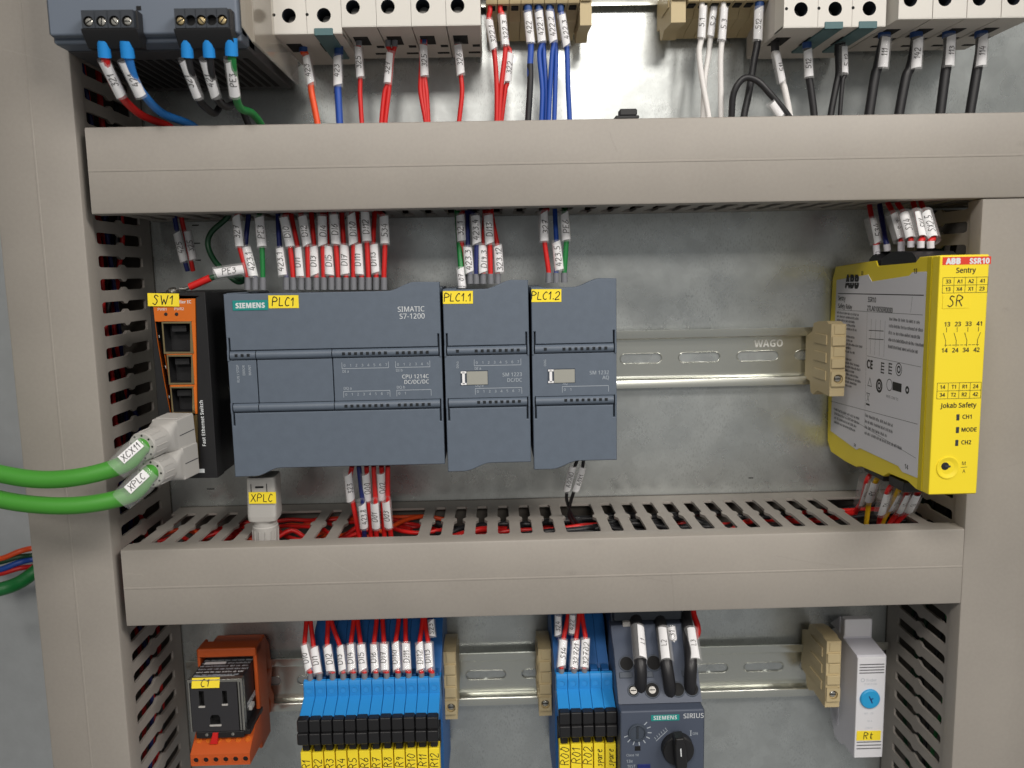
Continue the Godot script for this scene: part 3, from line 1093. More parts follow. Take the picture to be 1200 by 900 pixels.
func plug(a: Vector3, b: Vector3, run: Array, label: String, word: String, sl: Array) -> void:
	var t := thing("network_cable", label, "network cable", a, "green network cables plugged into the switch")
	var d := (b - a).normalized()
	var ux := d.cross(Vector3.UP).normalized()
	var uy := ux.cross(d).normalized()
	var l := (b - a).length()
	var mb := MB.new()
	var s := []
	mb.t = Transform3D(Basis(ux, uy, ux.cross(uy)), a)
	var dz := signf(ux.cross(uy).dot(d))
	mb.box(M("connector_grey"), Vector3(-7.0, -8.3, -0.4 * dz), Vector3(7.0, 8.3, l * 0.44 * dz), 0.7)
	mb.box(M("connector_grey"), Vector3(-6.2, 8.0, l * 0.05 * dz), Vector3(6.2, 8.7, l * 0.36 * dz), 0.3)
	mb.box(M("slate_terminal"), Vector3(-7.15, -0.2, l * 0.02 * dz), Vector3(7.15, 0.15, l * 0.4 * dz), 0)
	mb.t = Transform3D.IDENTITY
	for q in [[0.42, 6.9, 8.2, 7.0], [0.46, 6.9, 8.0, 6.0], [0.54, 7.1, 7.5, 3.4], [0.62, 7.0, 7.0, 2.2], [0.98, 6.9, 6.9, 2.0], [1.0, 6.6, 6.6, 2.0]]:
		s.append([a + d * l * q[0], q[1], q[2], q[3]])
	mb.loft(M("connector_grey"), s, ux, uy, false, false, 36)
	mb.lathe(M("connector_grey"), Transform3D(Basis(ux, uy, -ux.cross(uy) if ux.cross(uy).dot(d) < 0 else ux.cross(uy)), b), [[6.6, 0.0], [4.4, 0.1], [4.2, -3.0]], 32)
	part("plug_body", mb, t)
	mb = MB.new()
	for k in 9:
		var an := TAU * k / 9.0 + 0.3
		var c := b + (ux * cos(an) + uy * sin(an)) * 5.6 + d * 0.08
		mb.lathe(M("deep"), Transform3D(Basis(ux, uy, d), c), [[0.62, -0.4], [0.55, 0.02], [0.0, 0.02]], 8)
	for k in 14:
		var an := TAU * k / 14.0
		var c := a + d * l * 0.83 + (ux * cos(an) + uy * sin(an)) * 6.95
		mb.tube(M("connector_grey"), PackedVector3Array([c - d * l * 0.12, c + d * l * 0.12]), 0.35, 6)
	part("clamp_ring", mb, t)
	mb = MB.new()
	var p := PackedVector3Array([b - d * 8.0, b + d * 1.0])
	for q in run:
		p.append(q)
	mb.tube(M("cable_green"), smooth(p, 10), 4.1, 20)
	part("cable_jacket", mb, t)
	# loose clear sleeve with a paper slip
	var e0: Vector3 = sl[0]
	var e1: Vector3 = sl[1]
	var sd := (e1 - e0).normalized()
	var sx := sd.cross(Vector3(0, 0.25, 1)).normalized()
	var sy := sx.cross(sd).normalized()
	mb = MB.new()
	mb.loft(M("clear_sleeve"), [[e0, 5.6, 5.4, 2.0], [e0.lerp(e1, 0.5), 6.2, 6.0, 2.6], [e1.lerp(e1 + sd * 4.0, 1.0), 5.4, 5.8, 2.0]], sx, sy, false, false, 20)
	part("clear_sleeve", mb, t)
	mb = MB.new()
	var nn := sy if sy.z + sy.y > 0 else -sy
	var lx := -sd
	var ly := nn.cross(lx).normalized()
	var fr := Transform3D(Basis(lx, ly, nn), e0.lerp(e1, 0.5) + nn * 5.9)
	sticker(mb, M("paper"), M("ink"), fr, 11.5, 4.6, word, 3.0, 0.36)
	part("paper_slip", mb, t)

# ---------------------------------------------------------------- end clamps
func clamp_(label: String, x0: float, x1: float, y0: float, y1: float, zf: float, screw_y: float) -> void:
	var t := thing("end_clamp", label, "end clamp", Vector3((x0 + x1) / 2, (y0 + y1) / 2, 2), "beige end clamps on the rails")
	var m := M("beige")
	var mb := MB.new()
	var w := x1 - x0
	mb.t = side_frame(x0)
	mb.prism(m, poly([5, y0 + 6, 13, y0 + 5, 15, y0 - 1.5, 19, y0 - 2.5, 26, y0 + 1, zf - 4, y0, zf - 1.5, y0, zf - 1.5, y1, zf - 6, y1, zf - 8, y1 + 1.2, 24, y1 + 0.6, 17, y1 - 1.0, 15, y1 - 6.0, 5, y1 - 10]), -w, -0.0, 0.0)
	part("clamp_body", mb, t)
	# front face pieces, with recesses between them
	mb = MB.new()
	var h := y1 - y0
	mb.holed(m, Vector2(x0 + 0.3, screw_y - 4.2), Vector2(x1 - 0.3, screw_y + 4.2), circle((x0 + x1) / 2, screw_y, 2.7), zf, 3.0, M("beige_dark"), M("beige_dark"))
	mb.box(m, Vector3(x0 + 0.3, screw_y - 4.2, zf - 1.6), Vector3(x0 + 0.9, screw_y + 4.2, zf - 0.02), 0)
	mb.box(m, Vector3(x1 - 0.9, screw_y - 4.2, zf - 1.6), Vector3(x1 - 0.3, screw_y + 4.2, zf - 0.02), 0)
	var seat := part("screw_seat", mb, t)
	mb = MB.new()
	mb.lathe(M("bright_metal"), at((x0 + x1) / 2, screw_y, zf - 2.4), [[2.3, 0.0], [2.2, 1.0], [1.6, 1.5], [0.0, 1.6]], 16)
	mb.box(M("deep"), Vector3((x0 + x1) / 2 - 1.7, screw_y - 0.3, zf - 1.2), Vector3((x0 + x1) / 2 + 1.7, screw_y + 0.3, zf - 0.75), 0)
	part("screw", mb, seat)
	var top := screw_y + 5.6
	var n := 4
	var step := (y1 - top) / n
	for k in n:
		mb = MB.new()
		mb.box(m, Vector3(x0 + (0.3 if k % 2 == 0 else 1.6), top + step * k + 0.5, zf - 2), Vector3(x1 - 0.3, top + step * (k + 1) - 0.5, zf - (0.2 if k % 2 == 0 else 1.0)), 0.4)
		part("grip_rib", mb, t)
	for k in 3:
		mb = MB.new()
		mb.box(M("beige"), Vector3(x0 - 0.7, y0 + h * (0.2 + 0.25 * k), 20), Vector3(x0 + 0.4, y0 + h * (0.34 + 0.25 * k), zf - 7), 0.3)
		part("side_rib", mb, t)

# ---------------------------------------------------------------- safety relay
func safety_relay() -> void:
	clamp_("beige end clamp overlapping the yellow relay's printed side", 326.6, 335.0, -19.5, 21.5, 45.0, -9.5)
	var x0 := 343.0
	var x1 := 365.6
	var t := thing("safety_relay", "bright yellow safety relay with red strip and SR sticker", "safety relay", Vector3(354, 0, 0))
	var y := M("safety_yellow")
	var mb := MB.new()
	# side outline in (z, y)
	var out := poly([125.0, -55.4, 112.0, -55.8, 104.0, -54.0, 84.0, -55.0, 78.0, -58.0, 50.0, -59.2, 44.0, -61.0, 30.0, -61.2, 8.0, -60.0, 2.0, -54.0, 0.5, -20.0, 0.5, 20.0, 2.0, 46.0, 6.0, 53.6, 40.0, 55.6, 60.0, 56.4, 62.0, 53.6, 102.0, 55.0, 106.0, 57.6, 125.0, 58.1])
	mb.t = side_frame(x0)
	mb.prism(y, out, -(x1 - x0), 0.0, 0.5)
	part("housing", mb, t)
	mb = MB.new()
	mb.box(y, Vector3(x0 - 0.5, -55.2, 119.5), Vector3(x1 + 0.3, 57.9, 126.0), 0.6)
	mb.box(M("safety_dark"), Vector3(x0 - 0.55, -55.0, 115.0), Vector3(x0 + 0.2, 57.6, 119.0), 0.2)
	var cap := part("front_cap", mb, t)
	# printed label on the flank
	mb = MB.new()
	mb.t = side_frame(x0 - 0.05)
	var lab := poly([114.6, 50.7, 100.8, 50.3, 97.5, 48.6, 56.2, 45.2, 51.7, 48.9, 9.2, 45.6, 7.4, -46.8, 44.6, -50.6, 48.9, -48.7, 94.6, -48.4, 99.3, -50.4, 114.4, -49.7])
	mb.prism(M("label_grey"), lab, 0.0, 0.3, 0.05)
	var flank := part("flank_label", mb, t)
	mb = MB.new()
	mb.t = side_frame(x0 - 0.37)
	var bk := M("black_print")
	var gp := M("grey_print")
	mb.text(bk, font_bold, "ABB", 6.8, at(31, 44.9, 0), 1, 0.55)
	seg(mb, M("label_grey"), Vector2(15.5, 44.2), Vector2(47.7, 44.8), 0.5, 0.05)
	for q in [[12.3, 37.6, 112.5, 39.4, 0.5], [13.1, 27.9, 112.5, 30, 0.22], [52.2, 30.2, 54.5, -35.4, 0.18], [54.3, 4.4, 113.2, 4.9, 0.2], [6, -28.4, 112.4, -23.3, 0.25], [10.2, -32, 112.3, -40.3, 0.2], [101.8, 38.3, 100.8, 30.7, 0.2]]:
		ribbon(mb, gp if q[4] < 0.4 else bk, Vector2(q[0], q[1]), Vector2(q[2], q[3]), q[4])
	mb.text(bk, font, "Sentry", 2.6, at(12.6, 34.5, 0), 0, 0.12)
	mb.text(bk, font, "Safety Relay", 2.6, at(12.9, 30, 0), 0, 0.12)
	mb.text(bk, font, "SSR10", 2.6, at(52.8, 35.4, 0), 0, 0.12)
	mb.text(bk, font, "2TLA010050R0000", 2.6, at(52.1, 30.7, 0), 0, 0.12)
	# circuit drawing
	for k in 4:
		var a := Vector2(57.9, 24.9) + Vector2(k * 5.4, 0)
		ribbon(mb, gp, a, a + Vector2(0.0, -19.0), 0.2)
	ribbon(mb, bk, Vector2(55.3, 18.6), Vector2(72.5, 19.4), 0.4)
	ribbon(mb, bk, Vector2(55.7, 14), Vector2(72.9, 14.9), 0.4)
	# small print too fine to read: broken grey lines
	for k in 5:
		fine_print(mb, gp, Vector2(78.7, 25.6) + Vector2(0, -3.6 * k), 30 + rng.randf_range(-6, 6), 1.5)
	for k in 20:
		if k == 5 or k == 11:
			continue
		fine_print(mb, gp, Vector2(10.7, 25.8) + Vector2(1.0, -2.2 * k), 29 + rng.randf_range(-10, 4), 1.15)
	for k in 4:
		fine_print(mb, gp, Vector2(11.6, -32.8) + Vector2(1, -2.6 * k), 32 + rng.randf_range(-6, 3), 1.3)
		fine_print(mb, gp, Vector2(52.9, -29.4) + Vector2(2, -3.3 * k), 34 + rng.randf_range(-8, 8), 1.5)
	ring(mb, bk, Vector2(91.1, 1.1), 2.0, 0.9)
	ring(mb, bk, Vector2(70.1, -10.1), 2.0, 1.0)
	for q in [[73.2, -0.1], [81.9, 0.5]]:
		for k in 4:
			seg(mb, bk, Vector2(q[0] - 1.6, q[1] - 2.6 + 1.7 * k), Vector2(q[0] + 1.6, q[1] - 2.6 + 1.7 * k), 0.7, 0.0)
		seg(mb, bk, Vector2(q[0] - 1.4, q[1] - 2.6), Vector2(q[0] - 1.4, q[1] + 2.6), 0.6, 0.0)
	mb.text(bk, font_bold, "CE", 4.6, at(57.9, 0.1, 0), 1, 0.15)
	ring(mb, bk, Vector2(91.1, 1.1), 3.4, 0.5)
	ring(mb, bk, Vector2(70.1, -10.1), 3.8, 1.4)
	ring(mb, bk, Vector2(81.7, -8.1), 3.2, 0.4)
	mb.box(bk, Vector3(85.2, -5.8, -0.02), Vector3(94.8, -10.2, 0.02), 0)
	ring(mb, bk, Vector2(100.8, -8.1), 2.0, 1.2)
	var tri_ := Vector2(58.7, -9.8)
	ribbon(mb, bk, tri_ + Vector2(-2.4, -2), tri_ + Vector2(2.4, -2), 0.4)
	ribbon(mb, bk, tri_ + Vector2(-2.4, -2), tri_ + Vector2(0, 2.4), 0.4)
	ribbon(mb, bk, tri_ + Vector2(2.4, -2), tri_ + Vector2(0, 2.4), 0.4)
	var bin_ := Vector2(57.3, -18.5)
	ribbon(mb, bk, bin_ + Vector2(-1.6, 2.2), bin_ + Vector2(1.4, -2.2), 0.35)
	ribbon(mb, bk, bin_ + Vector2(1.6, 2.2), bin_ + Vector2(-1.4, -2.2), 0.35)
	ribbon(mb, bk, bin_ + Vector2(-1.8, 2.4), bin_ + Vector2(1.8, 2.4), 0.4)
	ribbon(mb, bk, bin_ + Vector2(-1.8, -3.8), bin_ + Vector2(1.8, -3.8), 1.0)
	mb.text(gp, font, "WEEE CONF TO", 1.4, at(85.1, -14.3, 0), 1)
	mb.text(bk, font_bold, "33", 1.9, at(44.1, 49.8, 0), 1)
	mb.text(bk, font_bold, "13", 2.4, at(103.6, 50.9, 0), 1)
	mb.text(bk, font_bold, "34", 1.9, at(42.7, -48.3, 0), 1)
	mb.text(bk, font_bold, "14", 2.4, at(103.4, -46.7, 0), 1)
	part("printing", mb, flank)
	# front printing
	var z := 126.06
	mb = MB.new()
	mb.box(M("red_strip"), Vector3(343.8, 57.2, 125.9), Vector3(366.4, 53.6, z - 0.02), 0)
	mb.text(M("white_print"), font_bold, "ABB", 2.5, at(348.8, 55.3, z), 1, 0.2)
	mb.text(M("white_print"), font_bold, "SSR10", 2.4, at(361.1, 55.2, z), 1, 0.12)
	mb.text(bk, font, "Sentry", 2.3, at(355, 50.7, z), 1, 0.09)
	grid_print(mb, bk, Vector2(344.4, 47.8), Vector2(365.5, 40.7), ["33", "A1", "A2", "41", "13", "X4", "X1", "23"], z)
	for k in 4:
		var cx: float = Vector2(346.9, 26.3).x + k * 5.0
		var cy: float = Vector2(346.9, 26.3).y
		mb.text(bk, font, ["13", "23", "33", "41"][k], 2.0, at(cx + 0.6, cy, z), 1, 0.09)
		mb.text(bk, font, ["14", "24", "34", "42"][k], 2.0, at(cx, cy - 12.2, z), 1, 0.09)
		var fl := -1.0 if k < 3 else 1.0
		seg(mb, bk, Vector2(cx + 0.4, cy - 1.6), Vector2(cx + 0.4, cy - 3.6), 0.26, z)
		seg(mb, bk, Vector2(cx + 0.2 + fl * 1.2, cy - 4.2), Vector2(cx + 0.2, cy - 7.6), 0.26, z)
		seg(mb, bk, Vector2(cx + 0.2, cy - 7.6), Vector2(cx + 0.2, cy - 10.4), 0.26, z)
	for k in 9:
		var q := Vector2(346.8, 16.5) + Vector2(k * 1.85, 0)
		seg(mb, bk, q, q + Vector2(1.1, 0), 0.26, z)
	grid_print(mb, bk, Vector2(344.2, -1.3), Vector2(365.1, -8.8), ["14", "T1", "R1", "24", "34", "T2", "R2", "42"], z)
	mb.text(bk, font, "Jokab Safety", 2.2, at(354.7, -12.3, z), 1, 0.09)
	mb.text(bk, font, "CH1", 1.9, at(357, -17.6, z), 0, 0.09)
	mb.text(bk, font, "MODE", 1.9, at(356.9, -23.8, z), 0, 0.09)
	mb.text(bk, font, "CH2", 1.9, at(357.1, -29.9, z), 0, 0.09)
	mb.text(bk, font, "M", 1.8, at(358.8, -40.1, z), 1)
	mb.text(bk, font, "A", 1.8, at(359, -43.9, z), 1)
	seg(mb, bk, Vector2(357.5, -42), Vector2(360.4, -41.9), 0.22, z)
	part("printing", mb, cap)
	for p in [[354.8, -17.8], [354.9, -23.9], [354.9, -30.1]]:
		mb = MB.new()
		mb.box(M("slate_terminal"), Vector3(p[0] - 0.75, p[1] - 1.5, 125.7), Vector3(p[0] + 0.75, p[1] + 1.5, 126.25), 0.2)
		part("status_lamp", mb, cap)
	mb = MB.new()
	var kc := Vector2(351.1, -42)
	mb.lathe(y, at(kc.x, kc.y, 126), [[5.6, -0.05], [5.4, 0.45], [5.0, 0.5], [3.2, -0.0], [0.0, 0.02]], 28)
	mb.lathe(M("black_soft"), at(kc.x - 1.2, kc.y + 0.7, 125.9), [[2.0, 0.0], [1.7, 0.35], [0.0, 0.4]], 14)
	mb.box(M("slate_terminal"), Vector3(kc.x - 1.6, kc.y + 0.2, 126.1), Vector3(kc.x + 1.2, kc.y + 1.1, 126.6), 0.2)
	part("mode_knob", mb, cap)
	mb = MB.new()
	sticker(mb, y, M("ink"), spun(351, 36.9, 126.0, 0.5), 12.6, 6.6, "SR", 4.8, 0.5)
	part("name_sticker", mb, cap)
	# black pluggable terminals above and below
	for q in [[50.0, 62.0, 53.0, 60.4, 8.0, 4], [64.0, 102.0, 53.4, 60.2, 12.0, 4]]:
		mb = MB.new()
		mb.t = side_frame(x0 + 0.6)
		mb.prism(M("black_plastic"), poly([q[0], q[2], q[1], q[2], q[1], q[3] - 3.0, q[1] - 5, q[3], q[0] + q[4], q[3] + 0.8, q[0], q[3] - 3]), -21.0, 0.0, 0.3)
		part("terminal_block", mb, t)
	for q in [[50.0, 74.0], [80.0, 97.0]]:
		mb = MB.new()
		mb.box(M("black_plastic"), Vector3(x0 + 2.0, -62.0, q[0]), Vector3(x1 - 0.6, -56.5, q[1]), 0.6)
		part("terminal_block", mb, t)

func ribbon(mb: MB, m: Material, a: Vector2, b: Vector2, w: float) -> void:
	seg(mb, m, a, b, w, 0.0)

func seg(mb: MB, m: Material, a: Vector2, b: Vector2, w: float, z: float) -> void:
	var d := (b - a).normalized() * w * 0.5
	var o := Vector2(-d.y, d.x)
	mb.quad(m, mb.v(a - d + o, z), mb.v(b + d + o, z), mb.v(b + d - o, z), mb.v(a - d - o, z), Vector3(0, 0, 1))

func ring(mb: MB, m: Material, c: Vector2, r: float, w: float) -> void:
	for k in 20:
		var a := Vector2.from_angle(TAU * k / 20)
		var b := Vector2.from_angle(TAU * (k + 1) / 20)
		mb.quad(m, mb.v(c + a * r, 0), mb.v(c + b * r, 0), mb.v(c + b * (r - w), 0), mb.v(c + a * (r - w), 0), Vector3(0, 0, 1))

func fine_print(mb: MB, m: Material, a: Vector2, l: float, h: float) -> void:
	var x := 0.0
	while x < l:
		var w := rng.randf_range(1.6, 4.6)
		var k := 0.0
		while k < w:
			var g := rng.randf_range(0.3, 0.7)
			var hh := h * rng.randf_range(0.55, 1.0)
			seg(mb, m, a + Vector2(x + k, 0), a + Vector2(x + k, hh), 0.42, 0.0)
			if rng.randf() < 0.6:
				seg(mb, m, a + Vector2(x + k, hh * 0.5), a + Vector2(x + k + g, hh * 0.5), 0.22, 0.0)
			k += g + 0.25
		x += w + 0.9

func grid_print(mb: MB, m: Material, a: Vector2, b: Vector2, words: Array, z: float) -> void:
	var w := (b.x - a.x) / 4.0
	var h := (a.y - b.y) / 2.0
	for i in 3:
		seg(mb, m, Vector2(a.x, a.y - h * i), Vector2(b.x, a.y - h * i), 0.2, z)
	for i in 5:
		seg(mb, m, Vector2(a.x + w * i, a.y), Vector2(a.x + w * i, b.y), 0.2, z)
	for i in 8:
		mb.text(m, font, words[i], 1.7, at(a.x + w * (i % 4 + 0.5), a.y - h * (int(i / 4) + 0.5), z), 1, 0.08)

# ---------------------------------------------------------------- top row
func top_row() -> void:
	# power supply
	var t := thing("power_supply", "large grey power supply hanging over the trunking, two black connectors below", "power supply", Vector3(-18, 160, 5))
	var mb := MB.new()
	mb.box(M("supply"), Vector3(-62, 164, 96), Vector3(24, 250, 110), 1.5)
	mb.box(M("supply"), Vector3(-62, 161.5, 84), Vector3(24, 170, 106), 1.2)
	part("front_cover", mb, t)
	mb = MB.new()
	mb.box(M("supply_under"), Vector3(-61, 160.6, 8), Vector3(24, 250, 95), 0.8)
	part("housing", mb, t)
	for k in 16:
		mb = MB.new()
		mb.box(M("deep"), Vector3(-54 + 4.7 * k, 160.3, 18), Vector3(-51.4 + 4.7 * k, 160.8, 80), 0.05)
		part("vent_slot", mb, t)
	mb = MB.new()
	mb.prism(M("clear_cover"), poly([24.5, 250, 24.5, 168, 29, 160.8, 30.4, 160.8, 30.4, 250]), 20, 108, 0.4)
	part("side_cover", mb, t, "smoky translucent side cover")
	mb = MB.new()
	mb.box(M("deep"), Vector3(-21.4, 174.8, 109.6), Vector3(-19.3, 176.6, 110.3), 0.05)
	part("latch_hole", mb, t)
	connector(t, -42.7, 172.1, -20, 165.6, 4, 0)
	connector(t, -1.8, 172.3, 21.4, 165.1, 5, 1)
	# white breakers
	breaker("white two-pole breaker touching the smoky side of the power supply", 29.2, 174.2, 2, 70.0, [1])
	breaker("white single-pole breaker, first of the four in the left bank", 64.0, 177.2, 1, 70.0, [])
	breaker("white single-pole breaker, second of the four in the left bank", 81.4, 177.2, 1, 70.0, [])
	breaker("white single-pole breaker, third of the four in the left bank", 98.8, 177.2, 1, 70.0, [])
	breaker("white single-pole breaker at the end of its bank, beside the beige terminals", 116.2, 177.2, 1, 70.0, [])
	breaker("white three-pole breaker with two grey-green levers beneath", 286.6, 173.8, 3, 70.0, [1, 2])
	var words := ["nearest the three-pole breaker", "second after the three-pole breaker", "third after the three-pole breaker", "at the far end of the bank"]
	for k in 4:
		breaker("white breaker over a thick black wire, " + words[k], 345.0 + 17.6 * k, 177.2, 1, 70.0, [])
	# beige rail terminals
	for k in 8:
		rail_terminal("beige rail terminal in the bank of eight over red and blue wires, position %s" % ["one", "two", "three", "four", "five", "six", "seven", "eight"][k], 136.2 + 6.2 * k)
	for k in 7:
		rail_terminal("beige rail terminal in the bank of seven over white wires, position %s" % ["one", "two", "three", "four", "five", "six", "seven"][k], 243.4 + 6.2 * k)
	clamp_("beige end clamp closing the terminals above the blue wires", 186.2, 192.4, 183.6, 230.0, 46.0, 200.0)
	clamp_("beige end clamp before the terminals above the white wires", 234.8, 242.6, 184.4, 230.0, 46.0, 200.0)

func connector(t: Node3D, x0: float, y1: float, x1: float, y0: float, n: int, open: int) -> void:
	var mb := MB.new()
	var w := x1 - x0
	# face with a row of screws, then a slanted dark underside
	mb.t = side_frame(x0 - 1.0)
	mb.prism(M("black_plastic"), poly([108, y1 + 1, 115.4, y1 + 1, 115.4, y1 + 0.6, 115.4, y0 - 0.4, 117.7, y0 - 0.5, 117.6, y0 - 1.4, 112, y0 - 7.5, 108, y0 - 7.5]), -(w + 2.0), 0.0, 0.4)
	var body := part("connector", mb, t)
	var step := w / n
	for k in n:
		var cx := x0 + step * (k + 0.5)
		var cy := (y0 + y1) / 2 - 0.8
		mb = MB.new()
		mb.holed(M("slate_terminal"), Vector2(cx - step / 2 + 0.1, y0 - 0.4), Vector2(cx + step / 2 - 0.1, y1 + 0.6), circle(cx, cy, 2.3), 118.0, 2.5, M("deep"), M("deep"))
		mb.box(M("slate_terminal"), Vector3(cx - step / 2 - 0.1, y0 - 0.4, 115), Vector3(cx - step / 2 + 0.25, y1 + 0.6, 117.9), 0)
		mb.box(M("slate_terminal"), Vector3(cx + step / 2 - 0.25, y0 - 0.4, 115), Vector3(cx + step / 2 + 0.1, y1 + 0.6, 117.9), 0)
		mb.box(M("slate_terminal"), Vector3(cx - step / 2, y1 + 0.3, 115), Vector3(cx + step / 2, y1 + 0.7, 117.95), 0)
		part("screw_hole", mb, body)
		if open == 1 and k % 2 == 1:
			continue
		mb = MB.new()
		mb.lathe(M("bright_metal" if open == 0 else "brass"), at(cx, cy, 116.2), [[2.0, 0.0], [1.9, 1.0], [1.4, 1.4], [0.0, 1.5]], 16)
		mb.t = spun(cx, cy, 117.6, 30.0 + 50.0 * k)
		mb.box(M("deep"), Vector3(-1.4, -0.22, 0), Vector3(1.4, 0.22, 0.16), 0)
		part("screw", mb, body)

func breaker(label: String, x0: float, y0: float, poles: int, zf: float, levers: Array) -> void:
	var w := 17.4 * poles
	var t := thing("circuit_breaker", label, "circuit breaker", Vector3(x0 + w / 2, y0, 5), "white circuit breakers on the top rail")
	var m := M("breaker")
	var mb := MB.new()
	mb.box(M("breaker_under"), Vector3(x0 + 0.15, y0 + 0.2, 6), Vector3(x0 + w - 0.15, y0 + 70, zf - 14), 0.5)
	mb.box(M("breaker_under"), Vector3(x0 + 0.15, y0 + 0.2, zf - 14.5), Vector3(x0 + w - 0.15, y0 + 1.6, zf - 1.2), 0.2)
	mb.box(m, Vector3(x0 + 0.15, y0 + 0.3, zf - 14.5), Vector3(x0 + 1.2, y0 + 70, zf - 1.2), 0.2)
	mb.box(m, Vector3(x0 + w - 1.2, y0 + 0.3, zf - 14.5), Vector3(x0 + w - 0.15, y0 + 70, zf - 1.2), 0.2)
	part("housing", mb, t)
	for k in poles:
		var cx := x0 + 17.4 * (k + 0.5)
		mb = MB.new()
		mb.holed(m, Vector2(cx - 8.55, y0 + 0.6), Vector2(cx + 8.55, y0 + 40), circle(cx - (0.0 if poles > 1 else 4.0) + (0.0 if poles > 1 else 1.2), y0 + (9.0 if poles > 1 else 9.6), 3.5), zf, 11.0, M("slate_terminal"), M("black_soft"))
		mb.box(m, Vector3(cx - 8.6, y0 + 0.1, zf - 1.6), Vector3(cx + 8.6, y0 + 0.65, zf - 0.05), 0.15)
		mb.box(m, Vector3(cx - 8.62, y0 + 0.1, zf - 1.6), Vector3(cx - 8.5, y0 + 40, zf - 0.05), 0)
		mb.box(m, Vector3(cx + 8.5, y0 + 0.1, zf - 1.6), Vector3(cx + 8.62, y0 + 40, zf - 0.05), 0)
		var face := part("pole_front", mb, t)
		mb = MB.new()
		mb.lathe(M("screw_steel"), at(cx - (0.0 if poles > 1 else 2.8), y0 + (9.0 if poles > 1 else 9.6), zf - 10.9), [[2.8, 0.0], [2.5, 0.8], [0.0, 0.9]], 14)
		part("screw", mb, face)
		mb = MB.new()
		mb.box(M("deep"), Vector3(cx - 6.2, y0 - 0.05, 36), Vector3(cx + 1.4, y0 + 1, 52), 0.05)
		if poles == 1:
			mb.box(M("deep"), Vector3(cx + 3.6, y0 - 0.05, 30), Vector3(cx + 7.6, y0 + 1, 34), 0.05)
			mb.box(M("deep"), Vector3(cx + 1.0, y0 - 0.05, 16), Vector3(cx + 7.6, y0 + 1, 19), 0.05)
		part("terminal_mouth", mb, t)
		if poles > 1:
			mb = MB.new()
			mb.lathe(M("deep"), at(cx - 8.3 if k > 0 else cx - 7.4, y0 + 9.4, zf), [[0.9, -0.5], [0.8, 0.05], [0.0, 0.05]], 10)
			part("peg_hole", mb, t)
	for k: int in levers:
		var cx := x0 + 17.4 * (k + 0.5)
		mb = MB.new()
		mb.box(M("lever_teal"), Vector3(cx - 5.2, y0 - 0.8, 22), Vector3(cx + 4.2, y0 + 0.4, zf + 0.2), 0.3)
		mb.box(M("lever_teal"), Vector3(cx - 5.2, y0 - 0.8, zf - 1.0), Vector3(cx + 4.2, y0 + 2.8, zf + 0.5), 0.3)
		part("lever", mb, t)

func rail_terminal(label: String, x0: float) -> void:
	var t := thing("rail_terminal", label, "terminal block", Vector3(x0 + 3.1, 195, 5), "beige rail terminals")
	var mb := MB.new()
	mb.t = side_frame(x0 + 0.1)
	mb.prism(M("beige"), poly([6, 186, 12, 188, 30, 190, 34, 194, 46, 194.6, 47.5, 197, 47.5, 245, 6, 245]), -6.0, 0.0, 0.25)
	part("housing", mb, t)
	mb = MB.new()
	mb.box(M("deep"), Vector3(x0 + 1.2, 193.6, 37), Vector3(x0 + 5.0, 195.4, 43), 0.1)
	part("wire_mouth", mb, t)
	mb = MB.new()
	mb.box(M("beige_dark"), Vector3(x0 + 1.0, 198.4, 47.2), Vector3(x0 + 5.2, 202.0, 47.9), 0.2)
	part("marker_slot", mb, t)

# the upright plug under the wide controller
func lower_plug() -> void:
	var a := Vector3(9.4, -52.6, 62)
	var b := Vector3(7.7, -96.2, 60)
	var t := thing("network_cable", "upright grey plug under the wide controller with yellow XPLC sticker", "network cable", a, "grey network plugs")
	var d := (b - a).normalized()
	var ux := Vector3(1, 0, 0)
	var uy := ux.cross(d).normalized()
	var l := (b - a).length()
	var mb := MB.new()
	var s := []
	for q in [[0.0, 7.4, 6.6, 8.0], [0.03, 7.8, 7.0, 8.0], [0.5, 8.0, 7.2, 8.0], [0.56, 7.8, 7.0, 6.0], [0.59, 6.6, 6.4, 2.6], [0.61, 6.3, 6.3, 2.2], [0.65, 6.3, 6.3, 2.2], [0.66, 6.9, 6.9, 2.0], [1.0, 6.9, 6.9, 2.0]]:
		s.append([a + d * l * q[0], q[1], q[2], q[3]])
	mb.loft(M("connector_grey"), s, ux, uy, true, true, 32)
	part("plug_body", mb, t)
	mb = MB.new()
	for k in 14:
		var an := TAU * k / 14.0
		var c := a + d * l * 0.82 + (ux * cos(an) + uy * sin(an)) * 6.95
		mb.tube(M("connector_grey"), PackedVector3Array([c - d * l * 0.12, c + d * l * 0.12]), 0.35, 6)
	part("clamp_ring", mb, t)
	mb = MB.new()
	mb.box(M("deep"), Vector3(a.x - 3, a.y - 5.8, 68.6), Vector3(a.x + 1.4, a.y - 4.8, 69.1), 0.1)
	mb.box(M("deep"), Vector3(a.x - 5.4, a.y - 9.5, 68.8), Vector3(a.x - 5.1, a.y - 3.5, 69.1), 0)
	mb.box(M("deep"), Vector3(a.x + 3.0, a.y - 9.5, 68.8), Vector3(a.x + 3.3, a.y - 3.5, 69.1), 0)
	part("release_tab", mb, t)
	mb = MB.new()
	sticker(mb, M("sticker_yellow"), M("ink"), spun(10, -63.7, 69.2, -1.0), 14.6, 6.4, "XPLC", 4.0, 0.45)
	part("name_sticker", mb, t)

